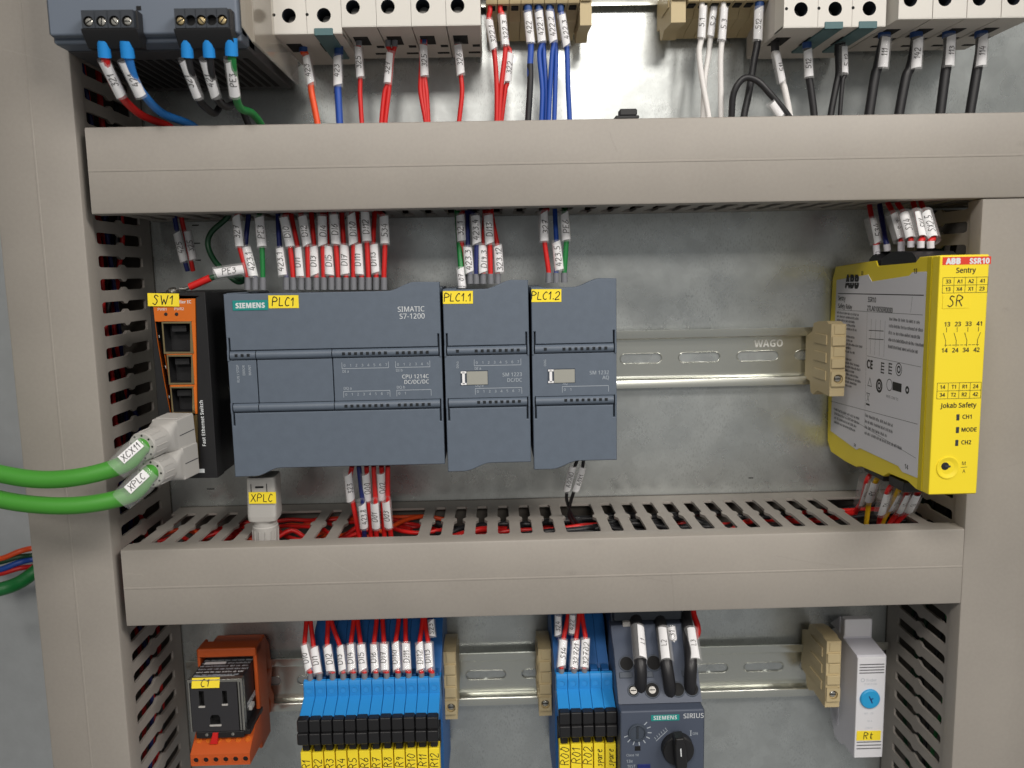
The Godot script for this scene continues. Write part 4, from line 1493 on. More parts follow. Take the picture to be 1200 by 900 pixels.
# ---------------------------------------------------------------- bottom row
func bottom_row() -> void:
	plug_in_relay()
	clamp_("beige end clamp beside the twelve blue terminals", 102.6, 110.0, -208.0, -166.0, 46.0, -200.0)
	clamp_("beige end clamp before the five blue terminals", 158.4, 166.0, -207.5, -165.8, 46.0, -199.5)
	clamp_("beige end clamp pressed against the white thermostat", 329.4, 338.0, -207.5, -166.0, 46.0, -199.0)
	for k in 12:
		fuse_terminal("blue fuse terminal with black lever and yellow tag R%d" % (k + 1), 28.4 + 6.2 * k, "R%d" % (k + 1), true, 4.0)
	var names := ["R00", "R01", "R02", "spare", "spare"]
	for k in 5:
		fuse_terminal(["blue fuse terminal with black lever and yellow tag R00", "blue fuse terminal with black lever and yellow tag R01", "blue fuse terminal with black lever and yellow tag R02", "blue fuse terminal tagged spare, between R02 and another spare", "blue fuse terminal tagged spare, touching the motor switch"][k], 166.4 + 6.2 * k, names[k], k < 3, 4.4 if k < 3 else 2.6)
	motor_switch()
	thermostat()

func plug_in_relay() -> void:
	var t := thing("relay", "plug-in relay in an orange socket, black face with yellow C1 sticker", "relay", Vector3(-22, -190, 8))
	var o := M("orange_socket")
	var x0 := -42.5
	var x1 := -6.4
	var mb := MB.new()
	mb.box(o, Vector3(x0 + 1, -226, 7), Vector3(-11.8, -168, 22), 1.0)
	mb.prism(o, poly([-12.4, -222, -8.6, -216, -8.2, -209, -9.8, -204, -8.4, -190, -9.0, -182, -9.6, -174, -12.4, -168]), 7, 15, 0.6)
	part("socket_base", mb, t)
	# retaining frame
	mb = MB.new()
	mb.box(o, Vector3(x0 + 1.2, -166.0, 33), Vector3(x1, -160.0, 44), 1.2)
	part("frame_top", mb, t)
	mb = MB.new()
	mb.box(o, Vector3(x1 - 2.6, -224, 24), Vector3(x1, -161, 43), 0.8)
	part("frame_side", mb, t)
	mb = MB.new()
	mb.box(o, Vector3(x0 + 1.2, -172, 28), Vector3(x0 + 3.2, -161, 43), 0.6)
	part("frame_side", mb, t)
	mb = MB.new()
	mb.prism(o, poly([-12.0, -195, -7.8, -194.4, -7.2, -191, -7.8, -188.6, -12.0, -188]), 12, 22, 0.5)
	part("latch", mb, t)
	# relay body
	mb = MB.new()
	mb.box(M("black_plastic"), Vector3(-38.6, -198.6, 18), Vector3(-9.0, -168.4, 62), 0.8)
	part("relay_case", mb, t)
	mb = MB.new()
	var g := 66.0
	mb.box(M("bright_metal"), Vector3(-39.0, -169.9, 62), Vector3(-8.4, -168.0, g), 0.3)
	mb.box(M("bright_metal"), Vector3(-39.0, -199.0, 62), Vector3(-37.9, -168.2, g - 0.02), 0.3)
	mb.box(M("bright_metal"), Vector3(-11.4, -199.0, 62), Vector3(-8.4, -168.2, g - 0.02), 0.4)
	mb.box(M("black_plastic"), Vector3(-10.2, -198.6, 65), Vector3(-9.6, -170, g + 0.08), 0)
	part("bright_rim", mb, t)
	mb = MB.new()
	# face made of cells, three of them pierced
	var f := M("relay_face")
	var zf := 66.2
	mb.holed(f, Vector2(-37.6, -186), Vector2(-25, -171), poly([-32.9, -183.2, -30.1, -183.2, -30.1, -174.6, -32.9, -174.6]), zf, 4.0, M("deep"), M("deep"))
	mb.holed(f, Vector2(-25, -186), Vector2(-11.6, -171), poly([-19.9, -182.4, -17.3, -182.4, -17.3, -174.8, -19.9, -174.8]), zf, 4.0, M("deep"), M("deep"))
	mb.holed(f, Vector2(-37.6, -198.8), Vector2(-11.6, -186), poly([-27.6, -194.4, -21.9, -194.4, -21.9, -190.6, -23.0, -189.0, -26.5, -189.0, -27.6, -190.6]), zf, 4.0, M("deep"), M("deep"))
	mb.quad(f, Vector3(-37.6, -171, zf), Vector3(-11.6, -171, zf), Vector3(-11.6, -169.8, zf - 0.6), Vector3(-37.6, -169.8, zf - 0.6), Vector3(0, 0, 1))
	part("face", mb, t)
	for q in [[-33.4, -183.9, 3.6], [-20.4, -183.0, 3.4], [-28.0, -195.2, 6.6]]:
		mb = MB.new()
		mb.box(M("connector_grey"), Vector3(q[0], q[1] - 0.45, 65.6), Vector3(q[0] + q[2], q[1] + 0.55, 66.9), 0.2)
		part("slot_lip", mb, t)
	# print on the top of the case
	mb = MB.new()
	mb.t = Transform3D(Basis(Vector3(1, 0, 0), Vector3(0, 0, -1), Vector3(0, 1, 0)), Vector3(0, -168.36, 0))
	var wp := M("white_print")
	for k in 6:
		fine_print(mb, M("pale_print") if k != 1 else wp, Vector2(-37.0, -60.5 + 3.6 * k), 25, 1.5)
	mb.box(wp, Vector3(-36, -46.5, -0.02), Vector3(-24, -43.5, 0.03), 0)
	mb.box(wp, Vector3(-37, -61.6, -0.02), Vector3(-14, -61.1, 0.03), 0)
	part("printing", mb, t)
	mb = MB.new()
	for k in 3:
		mb.box(wp, Vector3(-9.02, -190.0 + 1.2 * k, 40), Vector3(-8.94, -189.5 + 1.2 * k, 58), 0)
	mb.box(M("connector_grey"), Vector3(-9.2, -192.6, 50), Vector3(-7.2, -189.8, 56), 0.4)
	mb.box(M("black_plastic"), Vector3(-10, -201.5, 40), Vector3(-5.6, -198.6, 66), 0.4)
	part("test_tab", mb, t)
	mb = MB.new()
	sticker(mb, M("sticker_yellow"), M("ink"), Transform3D(Basis(Vector3(1, 0, 0), Vector3(0, 0.94, -0.34), Vector3(0, 0.34, 0.94)), Vector3(-28.6, -169.8, 66.2)), 15.4, 5.6, "C1", 4.0, 0.45)
	part("name_sticker", mb, t)
	# front terminal foot with wire holes
	mb = MB.new()
	mb.box(M("black_plastic"), Vector3(-36, -203, 55), Vector3(-9, -199, 66.5), 0.5)
	part("coil_block", mb, t)
	for x in [-30.0, -15.4]:
		mb = MB.new()
		mb.lathe(M("bright_metal"), at(x, -200.6, 66.3), [[1.0, 0.0], [0.9, 0.4], [0.0, 0.5]], 10)
		part("rivet", mb, t)
	mb = MB.new()
	mb.prism(M("red"), poly([-28.6, -206, -24.2, -206, -23.4, -199.4, -26.4, -199.4]), 58, 67.6, 0.4)
	part("test_lever", mb, t)
	mb = MB.new()
	mb.t = side_frame(-38.6)
	mb.prism(o, poly([46, -217.0, 71.2, -216.4, 71.2, -209.6, 58, -200.6, 46, -200.6]), -33.4, 0.0, 0.6)
	part("terminal_foot", mb, t)
	for k in 6:
		mb = MB.new()
		mb.lathe(o, at(-35.1 + 5.5 * k, -212.7, 71.2), [[2.1, -0.2], [2.0, 0.4], [1.5, 0.4], [1.4, 0.05]], 14)
		mb.lathe(M("deep"), at(-35.1 + 5.5 * k, -212.7, 71.2), [[1.45, 0.06], [0.0, 0.06]], 14)
		part("wire_hole", mb, t)
		mb = MB.new()
		mb.t = Transform3D(Basis(Vector3(1, 0, 0), Vector3(0, 0.563, -0.826), Vector3(0, 0.826, 0.563)), Vector3(-35.1 + 5.5 * k, -205.0, 64.7))
		mb.lathe(M("orange"), Transform3D.IDENTITY, [[1.7, -0.2], [1.6, 0.3], [1.0, 0.35], [0.9, -0.1], [0.0, -0.1]], 12)
		part("release_button", mb, t)

func fuse_terminal(label: String, x0: float, word: String, twelve: bool, th: float) -> void:
	var t := thing("fuse_terminal", label, "fuse terminal", Vector3(x0 + 3.1, -190, 5), "blue fuse terminals in two banks")
	var x := x0 + 0.08
	var w := 6.04
	var mb := MB.new()
	mb.t = side_frame(x)
	mb.prism(M("block_navy"), poly([6, -132, 30, -130, 33, -146, 44, -150, 52, -160, 62, -166, 66, -172, 66, -250, 6, -250]), -w, 0.0, 0.2)
	part("rear_body", mb, t)
	mb = MB.new()
	mb.t = side_frame(x)
	mb.prism(M("block_blue"), poly([58, -168.5, 70, -169.0, 74.5, -165.4, 76.4, -164.4, 77.8, -164.9, 78.4, -166.4, 78.8, -173.4, 92.0, -178.6, 92.0, -181.5, 60, -184]), -w, 0.0, 0.35)
	part("front_body", mb, t)
	mb = MB.new()
	mb.t = spun(x0 + 3.1, 0, 0, 0)
	mb.holed(M("block_blue"), Vector2(-2.4, -172.6), Vector2(2.4, -167.2), circle(0, -170.0, 1.7, 12), 78.95, 1.6, M("block_navy"), M("bright_metal"))
	part("screw_hole", mb, t)
	mb = MB.new()
	mb.box(M("block_navy"), Vector3(x0 + 1.0, -169.0, 66), Vector3(x0 + 5.2, -165.0, 73), 0.3)
	part("wire_funnel", mb, t)
	# fuse lever in two steps, then its shank
	mb = MB.new()
	mb.box(M("black_plastic"), Vector3(x0 + 0.12, -184.0, 91.4), Vector3(x0 + 6.08, -177.0 + rng.randf_range(-0.25, 0.25), 97.0), 0.7)
	mb.box(M("black_plastic"), Vector3(x0 + 0.12, -190.4, 91), Vector3(x0 + 6.08, -183.8, 98.4 + rng.randf_range(-0.3, 0.3)), 0.7)
	part("fuse_lever", mb, t)
	mb = MB.new()
	mb.box(M("black_soft"), Vector3(x0 + 1.2, -199, 80), Vector3(x0 + 5.0, -190, 92), 0.5)
	mb.box(M("black_soft"), Vector3(x0 + 0.3, -203, 76), Vector3(x0 + 5.9, -190, 85), 0.3)
	part("fuse_shank", mb, t)
	mb = MB.new()
	mb.box(M("sticker_yellow"), Vector3(x0 + 0.3, -234, 86), Vector3(x0 + 5.95, -197.0 + rng.randf_range(-0.35, 0.35), 93.2), 0.3)
	if word == "spare":
		write_hand(mb, M("ink"), word, 3.0, 0.4, func(a, b): return [Vector3(x0 + 3.1 - b, -203.4 - 1.5 + a, 93.26), Vector3(0, 0, 1)])
	else:
		var down := -203.6 if twelve and word.length() < 3 and x0 < 120 else -203.2
		write_hand(mb, M("ink"), word, th, 0.42, func(a, b): return [Vector3(x0 + 3.1 - b, down + a, 93.26), Vector3(0, 0, 1)])
	part("name_tag", mb, t)

func motor_switch() -> void:
	var t := thing("motor_switch", "dark grey motor protection switch with black rotary knob, thick black wires", "motor switch", Vector3(220, -190, 5))
	var m := M("motor_grey")
	var x0 := 197.8
	var x1 := 242.4
	var mb := MB.new()
	mb.box(M("slate_dark"), Vector3(x0 + 1, -250, 5), Vector3(x1 - 1, -128, 62), 0.8)
	part("housing", mb, t)
	mb = MB.new()
	mb.t = side_frame(x0)
	mb.prism(m, poly([60, -142, 68, -142, 74, -148, 80, -150.5, 96.5, -173.2, 60, -173.2]), -(x1 - x0), 0.0, 0.6)
	part("terminal_deck", mb, t)
	mb = MB.new()
	mb.box(m, Vector3(x0, -252, 60), Vector3(x1, -173.6, 103), 1.2)
	part("front_body", mb, t)
	# round terminal openings on the sloping deck
	var dk := Transform3D(Basis(Vector3(1, 0, 0), Vector3(0, 0.809, -0.588), Vector3(0, 0.588, 0.809)), Vector3(0, -161.8, 88.25))
	for q in [[204.2, 6.5, 3.6], [219.0, 6.5, 3.8], [206.6, -7.4, 2.6], [216.6, -7.4, 3.7], [230.2, -7.4, 3.5], [237.8, -7.4, 3.4]]:
		mb = MB.new()
		mb.t = dk
		mb.lathe(M("slate_dark"), at(q[0], q[1], 0.0), [[q[2] + 0.7, 0.0], [q[2] + 0.4, 0.35], [q[2], 0.3], [q[2] - 0.2, -0.2]], 20)
		mb.lathe(M("deep"), at(q[0], q[1], 0.0), [[q[2], 0.08], [0.0, 0.08]], 20)
		part("terminal_hole", mb, t)
	for q in [[206.6, -7.4], [216.6, -7.4]]:
		mb = MB.new()
		mb.t = dk
		mb.lathe(M("screw_steel"), at(q[0], q[1], 0.1), [[2.2, 0.0], [1.9, 0.5], [0.0, 0.6]], 14)
		mb.box(M("deep"), Vector3(q[0] - 1.5, q[1] - 0.25, 0.55), Vector3(q[0] + 1.5, q[1] + 0.25, 0.75), 0)
		part("screw", mb, t)
	for k in 4:
		mb = MB.new()
		mb.t = dk
		mb.box(M("slate_dark"), Vector3(x0 + 2 + 11.2 * k, -1.0, -0.2), Vector3(x0 + 9 + 11.2 * k, 2.2, 0.5), 0.3)
		part("deck_rib", mb, t)
	mb = MB.new()
	mb.box(M("slate_terminal"), Vector3(x0 + 2, -141, 40), Vector3(x1 - 4, -128, 66), 1.0)
	mb.box(M("connector_grey"), Vector3(204.6, -146, 66), Vector3(209.0, -140, 68.6), 0.4)
	part("auxiliary_block", mb, t)
	var z := 103.06
	mb = MB.new()
	mb.box(M("teal"), Vector3(214.1, -179.4, 102.9), Vector3(228.9, -176.1, 103.2), 0.05)
	mb.text(M("white_print"), font_bold, "SIEMENS", 2.1, at(221.5, -177.6, 103.26), 1)
	part("badge", mb, t, "teal badge with pale capital letters")
	mb = MB.new()
	var wp := M("pale_print")
	mb.text(M("white_print"), font, "SIRIUS", 2.6, at(231.1, -177.1, z), 0)
	mb.text(wp, font, "I", 3.0, at(235, -186.8, z), 1)
	mb.text(wp, font, "ON", 1.4, at(237.3, -187.1, z), 1)
	mb.text(wp, font, "Class 10", 1.3, at(201.2, -198.1, z), 0)
	mb.text(wp, font, "13x", 1.6, at(201.2, -201.5, z), 0)
	mb.text(wp, font, "TEST", 1.5, at(201.6, -204.4, z), 0)
	var dc := Vector2(207, -185.4)
	for k in 9:
		var a := deg_to_rad(-160.0 + 26.0 * k)
		seg(mb, wp, dc + Vector2.from_angle(a) * 5.6, dc + Vector2.from_angle(a) * 7.2, 0.5, z)
	for k in 6:
		var p := Vector2(216.6, -189.5).lerp(Vector2(222.2, -184.4), k / 5.0)
		seg(mb, wp, p, p + Vector2(-0.6, 0.9), 0.25, z)
	seg(mb, wp, Vector2(216.9, -190.5), Vector2(222.7, -184.9), 0.3, z)
	ring(mb, wp, Vector2(217.4, -204.9), 1.9, 0.4)
	part("printing", mb, t)
	mb = MB.new()
	mb.lathe(M("slate_dark"), at(dc.x, dc.y, 103), [[4.9, 0.0], [4.7, 1.0], [4.0, 1.1], [3.9, 0.4], [0.0, 0.4]], 24)
	mb.box(M("slate_terminal"), Vector3(dc.x - 0.5, dc.y - 3.4, 103.3), Vector3(dc.x + 0.5, dc.y + 3.4, 103.8), 0.1)
	part("setting_dial", mb, t)
	mb = MB.new()
	mb.box(M("deep"), Vector3(dc.x - 1.4, dc.y - 10.4, 102.8), Vector3(dc.x + 1.6, dc.y - 7.8, 103.15), 0.1)
	part("test_slot", mb, t)
	mb = MB.new()
	mb.box(M("navy"), Vector3(207, -208, 102.8), Vector3(213.8, -203.4, 103.4), 0.2)
	part("setting_window", mb, t)
	var kn := Vector2(227.7, -194.2)
	mb = MB.new()
	mb.lathe(M("black_plastic"), at(kn.x, kn.y, 103), [[8.4, 0.0], [8.2, 4.0], [7.6, 4.8], [0.0, 5.0]], 32)
	var kb := part("knob_base", mb, t)
	mb = MB.new()
	var km := MB.new()
	km.t = spun(kn.x, kn.y, 107.0, 4)
	km.prism(M("black_plastic"), poly([-2.2, -9.4, 2.2, -9.4, 3.0, -4, 3.0, 6.0, 2.2, 11.0, -2.2, 11.0, -3.0, 6.0, -3.0, -4]), 0.0, 7.0, 1.0)
	km.box(M("white_print"), Vector3(-0.3, 1.2, 6.9), Vector3(0.3, 5.6, 7.08), 0)
	part("knob_grip", km, kb)

func thermostat() -> void:
	var t := thing("thermostat", "slim white thermostat with blue dial and yellow sticker near its foot", "thermostat", Vector3(356, -190, 4))
	var x0 := 347.6
	var x1 := 365.0
	var m := M("thermo")
	var mb := MB.new()
	mb.t = side_frame(x0)
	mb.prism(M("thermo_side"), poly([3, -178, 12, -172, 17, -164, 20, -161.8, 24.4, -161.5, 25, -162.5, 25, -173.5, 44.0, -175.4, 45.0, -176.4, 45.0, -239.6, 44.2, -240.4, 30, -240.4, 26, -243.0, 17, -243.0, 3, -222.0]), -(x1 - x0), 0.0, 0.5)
	part("housing", mb, t)
	mb = MB.new()
	mb.box(m, Vector3(x0 + 0.1, -240.2, 44), Vector3(x1 - 0.1, -176.2, 45.5), 0.5)
	var plate := part("front_plate", mb, t)
	mb = MB.new()
	mb.box(m, Vector3(x0 + 0.2, -172.6, 20), Vector3(x1 - 0.2, -161.0, 25.6), 0.8)
	part("upper_step", mb, t)
	for k in 7:
		mb = MB.new()
		mb.box(M("grey_print"), Vector3(x0 + 1.4, -181.0 - 1.75 * k if k < 4 else -230.2 - 2.1 * (k - 4) , 45.3), Vector3(x1 - 1.2, -180.4 - 1.75 * k if k < 4 else -229.6 - 2.1 * (k - 4), 45.58), 0)
		part("vent_slot", mb, t)
	for k in 9:
		mb = MB.new()
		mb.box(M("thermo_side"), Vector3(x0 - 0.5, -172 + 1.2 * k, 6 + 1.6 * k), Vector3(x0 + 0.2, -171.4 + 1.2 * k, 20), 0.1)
		part("side_rib", mb, t)
		mb = MB.new()
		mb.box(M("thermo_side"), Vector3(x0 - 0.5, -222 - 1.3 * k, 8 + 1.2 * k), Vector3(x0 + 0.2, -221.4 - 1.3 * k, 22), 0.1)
		part("side_rib", mb, t)
	var c := Vector2(355.7, -202.1)
	mb = MB.new()
	mb.lathe(M("dial_blue"), at(c.x, c.y, 45.4), [[6.0, 0.0], [5.8, 1.3], [5.3, 1.7], [0.0, 1.7]], 32)
	mb.t = spun(c.x, c.y, 47.12, 25)
	mb.box(M("navy"), Vector3(-0.35, -2.4, -0.05), Vector3(0.35, 2.4, 0.1), 0)
	mb.box(M("navy"), Vector3(-0.3, -0.2, -0.05), Vector3(1.7, 0.4, 0.12), 0)
	part("dial", mb, plate, "round blue setting dial")
	mb = MB.new()
	ring(mb, M("pale_print"), Vector2.ZERO, 0.01, 0.005)
	mb.t = at(0, 0, 45.56)
	ring(mb, M("pale_print"), Vector2(351.2, -190.4), 1.2, 0.3)
	mb.text(M("pale_print"), font, "finder", 1.7, at(353.2, -190.5, 0), 0)
	mb.text(M("pale_print"), font, "7T.81.0.000", 1.1, at(355.9, -193, 0), 1)
	mb.text(M("pale_print"), font, "NO   -20", 1.1, at(355.6, -211.6, 0), 1)
	mb.text(M("pale_print"), font, "10 A", 1.2, at(356.3, -216.5, 0), 1)
	mb.text(M("pale_print"), font, "250 V", 1.2, at(355.9, -220.9, 0), 1)
	part("printing", mb, plate)
	mb = MB.new()
	sticker(mb, M("sticker_yellow"), M("ink"), spun(356, -225.8, 45.5, -1.0), 14.6, 6.2, "Rt", 4.0, 0.5)
	write_hand(mb, M("ink"), "-", 6.0, 0.45, func(a, b): return [Vector3(Vector2(357.6, -226.4).x + a * 0.6, Vector2(357.6, -226.4).y + b, 45.8), Vector3(0, 0, 1)])
	part("name_sticker", mb, plate)

# ---------------------------------------------------------------- wires
# cuts a wire to its path with ferrule, clear sleeve and handwritten paper slip
func w(group: String, label: String, col: String, r: float, pts: Array, mark: Array, word: String, fer: Array, fcol: String, wide := 2.5, ends := "") -> Node3D:
	var p := path(pts)
	var name_ := {"red": "red_wire", "orange_red": "orange_wire", "blue": "blue_wire", "light_blue": "blue_wire", "navy": "blue_wire", "green": "green_wire", "dark_green": "green_wire", "black": "black_wire", "white": "white_wire", "yellow": "yellow_wire"}
	var t := thing(name_[col], label, "wire", p[0], group)
	var mb := MB.new()
	mb.tube(M(col), smooth(p, 7), r, 10)
	part("insulation", mb, t)
	if ends:
		mb = MB.new()
		var l := p.size() - 1
		mb.tube(M(ends), PackedVector3Array([p[l].lerp(p[l - 1], 0.12), p[l], p[l] * 2.0 - p[l - 1].lerp(p[l], 0.8)]), r * 1.12, 10)
		part("end_sleeve", mb, t)
	if fer.size():
		var f := path(fer)
		mb = MB.new()
		var d := (f[1] - f[0])
		mb.tube(M(fcol), PackedVector3Array([f[0], f[0] + d * 0.82, f[1]]), r * 1.28 if fcol != "ferrule_blue" else r * 1.5, 12)
		part("ferrule", mb, t)
	if fcol == "red" and fer.size():
		var g := path(fer)
		var dd := (g[0] - g[1]).normalized()
		mb = MB.new()
		mb.tube(M("screw_steel"), PackedVector3Array([g[0], g[0] + dd * 2.5, g[0] + dd * 4.0 + Vector3(-1.5, 0.6, 0)]), 1.0, 8)
		mb.lathe(M("bright_metal"), Transform3D(Basis(Vector3(1, 0, 0), Vector3(0, 0.3, -0.95), Vector3(0, 0.95, 0.3)), g[0] + dd * 6.5 + Vector3(-3, 0.6, 0)), [[3.4, -0.5], [3.4, 0.3], [2.2, 0.6], [2.0, 1.4], [0.0, 1.6]], 16)
		part("ring_tongue", mb, t)
	if mark.size():
		slip(t, Vector3(mark[0], mark[1], mark[2]), Vector3(mark[3], mark[4], mark[5]), word, wide, r)
	return t

func slip(t: Node3D, a: Vector3, b: Vector3, word: String, wide: float, r: float) -> void:
	var up := (b - a).normalized()
	var l := (b - a).length()
	var eye := Vector3(0, 0.1, 1).rotated(Vector3.UP, rng.randf_range(-0.45, 0.45))
	var n := (eye - up * eye.dot(up)).normalized()
	var s := up.cross(n).normalized()
	var rad := maxf(r + (0.6 if r < 2.5 else 0.35), wide * 0.9)
	var half := asin(clampf(wide / rad, 0.1, 0.98)) if wide < rad else 1.32
	var s0 := rng.randf_range(-1.2, 2.6)
	var s1 := rng.randf_range(-1.2, 2.6)
	var taper := rng.randf_range(0.68, 1.0)
	var on := func(along: float, ang: float, off: float) -> Array:
		var nn := n * cos(ang) + s * sin(ang)
		return [a + up * along + nn * (rad + off) - n * rad * 0.25, nn]
	var mb := MB.new()
	var seg_n := 8
	for i in seg_n:
		var u0 := -1.0 + 2.0 * i / seg_n
		var u1 := -1.0 + 2.0 * (i + 1) / seg_n
		for k in 2:
			var q := []
			for e in [[u0, k], [u1, k], [u1, k + 1], [u0, k + 1]]:
				var fr := float(e[1]) / 2.0
				var shrink := lerpf(1.0, taper, fr)
				q.append(on.call(lerpf(s0 * 0.5 * e[0] , l + s1 * 0.5 * e[0], fr), half * float(e[0]) * shrink, 0.0))
			mb.quad4(M("paper"), q[0][0], q[1][0], q[2][0], q[3][0], q[0][1], q[1][1], q[2][1], q[3][1])
	if word:
		var th := minf(wide * 1.15, l / (0.62 * word.length() + 0.4))
		write_hand(mb, M("ink"), word, th, clampf(wide * 0.16, 0.3, 0.62), func(x, y): return on.call(l * 0.5 + x, -y / rad, 0.09))
	part("paper_slip", mb, t)
	mb = MB.new()
	var c0 := a - up * 1.0 - n * rad * 0.25
	mb.tube(M("clear_sleeve"), PackedVector3Array([c0, c0 + up * (l * 0.5 + 1.0), c0 + up * (l + 2.0)]), rad + 0.28 + (0.0 if wide < 2.78 else 0.9), 16, false)
	part("clear_sleeve", mb, t)

func wires() -> void:
	w("numbered wires entering the top of the wide controller", "leftmost red wire into the wide controller, slip marked 327", "red", 1.32, [6.9, 47.7, 62, 7.3, 54.2, 62, 4, 70.4, 62, 3.1, 78.2, 61, 2.3, 86, 58.6, 2.7, 89.8, 52, 1.2, 100.4, 44], [4.3, 70.3, 63, 3.1, 85.8, 61.5], "327", [6.9, 47.7, 62, 7.3, 54.2, 62], "ferrule_grey", 2.75)
	w("numbered wires entering the top of the wide controller", "dark blue wire into the wide controller beside the green one, slip marked 423.1", "navy", 1.32, [10.8, 47.6, 62, 11.1, 54.1, 62, 8.7, 62.2, 61, 5.8, 69.9, 57.5, 7.2, 89.7, 52, 5.2, 100.3, 44], [10.6, 54.7, 63, 7.4, 69.8, 61.5], "423.1", [10.8, 47.6, 62, 11.1, 54.1, 62], "ferrule_grey", 2.75)
	w("numbered wires entering the top of the wide controller", "green wire entering the wide controller near its badge, slip marked PE3", "green", 1.32, [14.8, 47.5, 62, 15.2, 54, 62, 15.7, 70.1, 62, 14.9, 77.7, 61, 14.5, 85.1, 60.5, 13.4, 89.6, 52, 12.3, 100.2, 44], [16, 70.1, 63, 15, 85.1, 61.5], "PE3", [14.8, 47.5, 62, 15.2, 54, 62], "ferrule_grey", 2.75)
	w("numbered wires entering the top of the wide controller", "dark blue wire into the wide controller leading the red row, slip marked 423.1", "navy", 1.32, [27.2, 47.3, 62, 27.5, 53.8, 62, 25.4, 61.9, 61, 24.3, 68.9, 59.4, 22.6, 89.5, 52, 22.5, 100, 44], [25.9, 54.9, 63, 24.9, 68.9, 61.5], "423.1", [27.2, 47.3, 62, 27.5, 53.8, 62], "ferrule_grey", 2.75)
	w("numbered wires entering the top of the wide controller", "red wire with slip DI0 plugged into the top of the wide controller", "red", 1.32, [30.9, 47.2, 62, 31.2, 53.7, 62, 30.4, 69.9, 62, 29.1, 77.4, 61, 27.5, 85, 59.1, 27.9, 89.4, 52, 26.5, 100, 44], [30.7, 69.8, 63, 27.8, 84.8, 61.5], "DI0", [30.9, 47.2, 62, 31.2, 53.7, 62], "ferrule_grey", 2.75)
	w("numbered wires entering the top of the wide controller", "red wire with slip DI1 plugged into the top of the wide controller", "red", 1.32, [35, 47.1, 62, 35.4, 53.6, 62, 34.8, 61.6, 61, 33.9, 69, 59.8, 29.3, 89.3, 52, 28.2, 99.9, 44], [35.1, 54.2, 63, 34.7, 68.9, 61.5], "DI1", [35, 47.1, 62, 35.4, 53.6, 62], "ferrule_grey", 2.75)
	w("numbered wires entering the top of the wide controller", "red wire with slip DI2 plugged into the top of the wide controller", "red", 1.32, [38.9, 47, 62, 39.2, 53.5, 62, 39.4, 70.2, 62, 38.1, 77.8, 61, 36.8, 85.3, 60.1, 34.7, 89.2, 52, 34, 99.8, 44], [39.6, 70.2, 63, 37.5, 85.2, 61.5], "DI2", [38.9, 47, 62, 39.2, 53.5, 62], "ferrule_grey", 2.75)
	w("numbered wires entering the top of the wide controller", "red wire with slip DI3 plugged into the top of the wide controller", "red", 1.32, [43, 46.9, 62, 43.3, 53.4, 62, 42.6, 62, 61, 42.5, 69.4, 59.6, 40.3, 89.1, 52, 38.6, 99.7, 44], [42.7, 54.6, 63, 42.6, 69.3, 61.5], "DI3", [43, 46.9, 62, 43.3, 53.4, 62], "ferrule_grey", 2.75)
	w("numbered wires entering the top of the wide controller", "red wire with slip DI4 plugged into the top of the wide controller", "red", 1.32, [47, 46.9, 62, 47.3, 53.4, 62, 47.6, 70.3, 62, 47.4, 77.7, 61, 47.6, 85.2, 58.8, 46, 89, 52, 44.4, 99.6, 44], [47.8, 70.3, 63, 47.9, 85, 61.5], "DI4", [47, 46.9, 62, 47.3, 53.4, 62], "ferrule_grey", 2.75)
	w("numbered wires entering the top of the wide controller", "red wire with slip DI5 plugged into the top of the wide controller", "red", 1.32, [51, 46.8, 62, 51.3, 53.3, 62, 50.6, 62.1, 61, 49.2, 69.6, 57.9, 48.3, 89, 52, 48.4, 99.6, 44], [50.6, 54.7, 63, 50.2, 69.5, 61.5], "DI5", [51, 46.8, 62, 51.3, 53.3, 62], "ferrule_grey", 2.75)
	w("numbered wires entering the top of the wide controller", "red wire with slip DI6 plugged into the top of the wide controller", "red", 1.32, [54.7, 46.7, 62, 55, 53.2, 62, 54.5, 70.5, 62, 54.6, 78.1, 61, 53.6, 85.8, 59.4, 52.5, 88.9, 52, 52.4, 99.5, 44], [54.7, 70.5, 63, 54, 85.7, 61.5], "DI6", [54.7, 46.7, 62, 55, 53.2, 62], "ferrule_grey", 2.75)
	w("numbered wires entering the top of the wide controller", "red wire with slip DI7 plugged into the top of the wide controller", "red", 1.32, [58.7, 46.6, 62, 59, 53.1, 62, 58.5, 62.4, 61, 58, 70, 58.6, 56.6, 88.8, 52, 55.9, 99.4, 44], [58.7, 54.8, 63, 58.7, 69.9, 61.5], "DI7", [58.7, 46.6, 62, 59, 53.1, 62], "ferrule_grey", 2.75)
	w("numbered wires entering the top of the wide controller", "red wire with slip DI10 plugged into the top of the wide controller", "red", 1.32, [62.7, 46.5, 62, 63, 53.1, 62, 63.7, 70.7, 62, 63.3, 78.3, 61, 63, 86, 59.5, 61.3, 88.8, 52, 59.9, 99.4, 44], [63.9, 70.6, 63, 63, 85.9, 61.5], "DI10", [62.7, 46.5, 62, 63, 53.1, 62], "ferrule_grey", 2.75)
	w("numbered wires entering the top of the wide controller", "red wire with slip DI11 plugged into the top of the wide controller", "red", 1.32, [66.9, 46.5, 62, 67.2, 53, 62, 66.3, 62.2, 61, 66.1, 69.8, 59.5, 64.5, 88.7, 52, 64.9, 99.3, 44], [66.3, 54.7, 63, 65.9, 69.8, 61.5], "DI11", [66.9, 46.5, 62, 67.2, 53, 62], "ferrule_grey", 2.75)
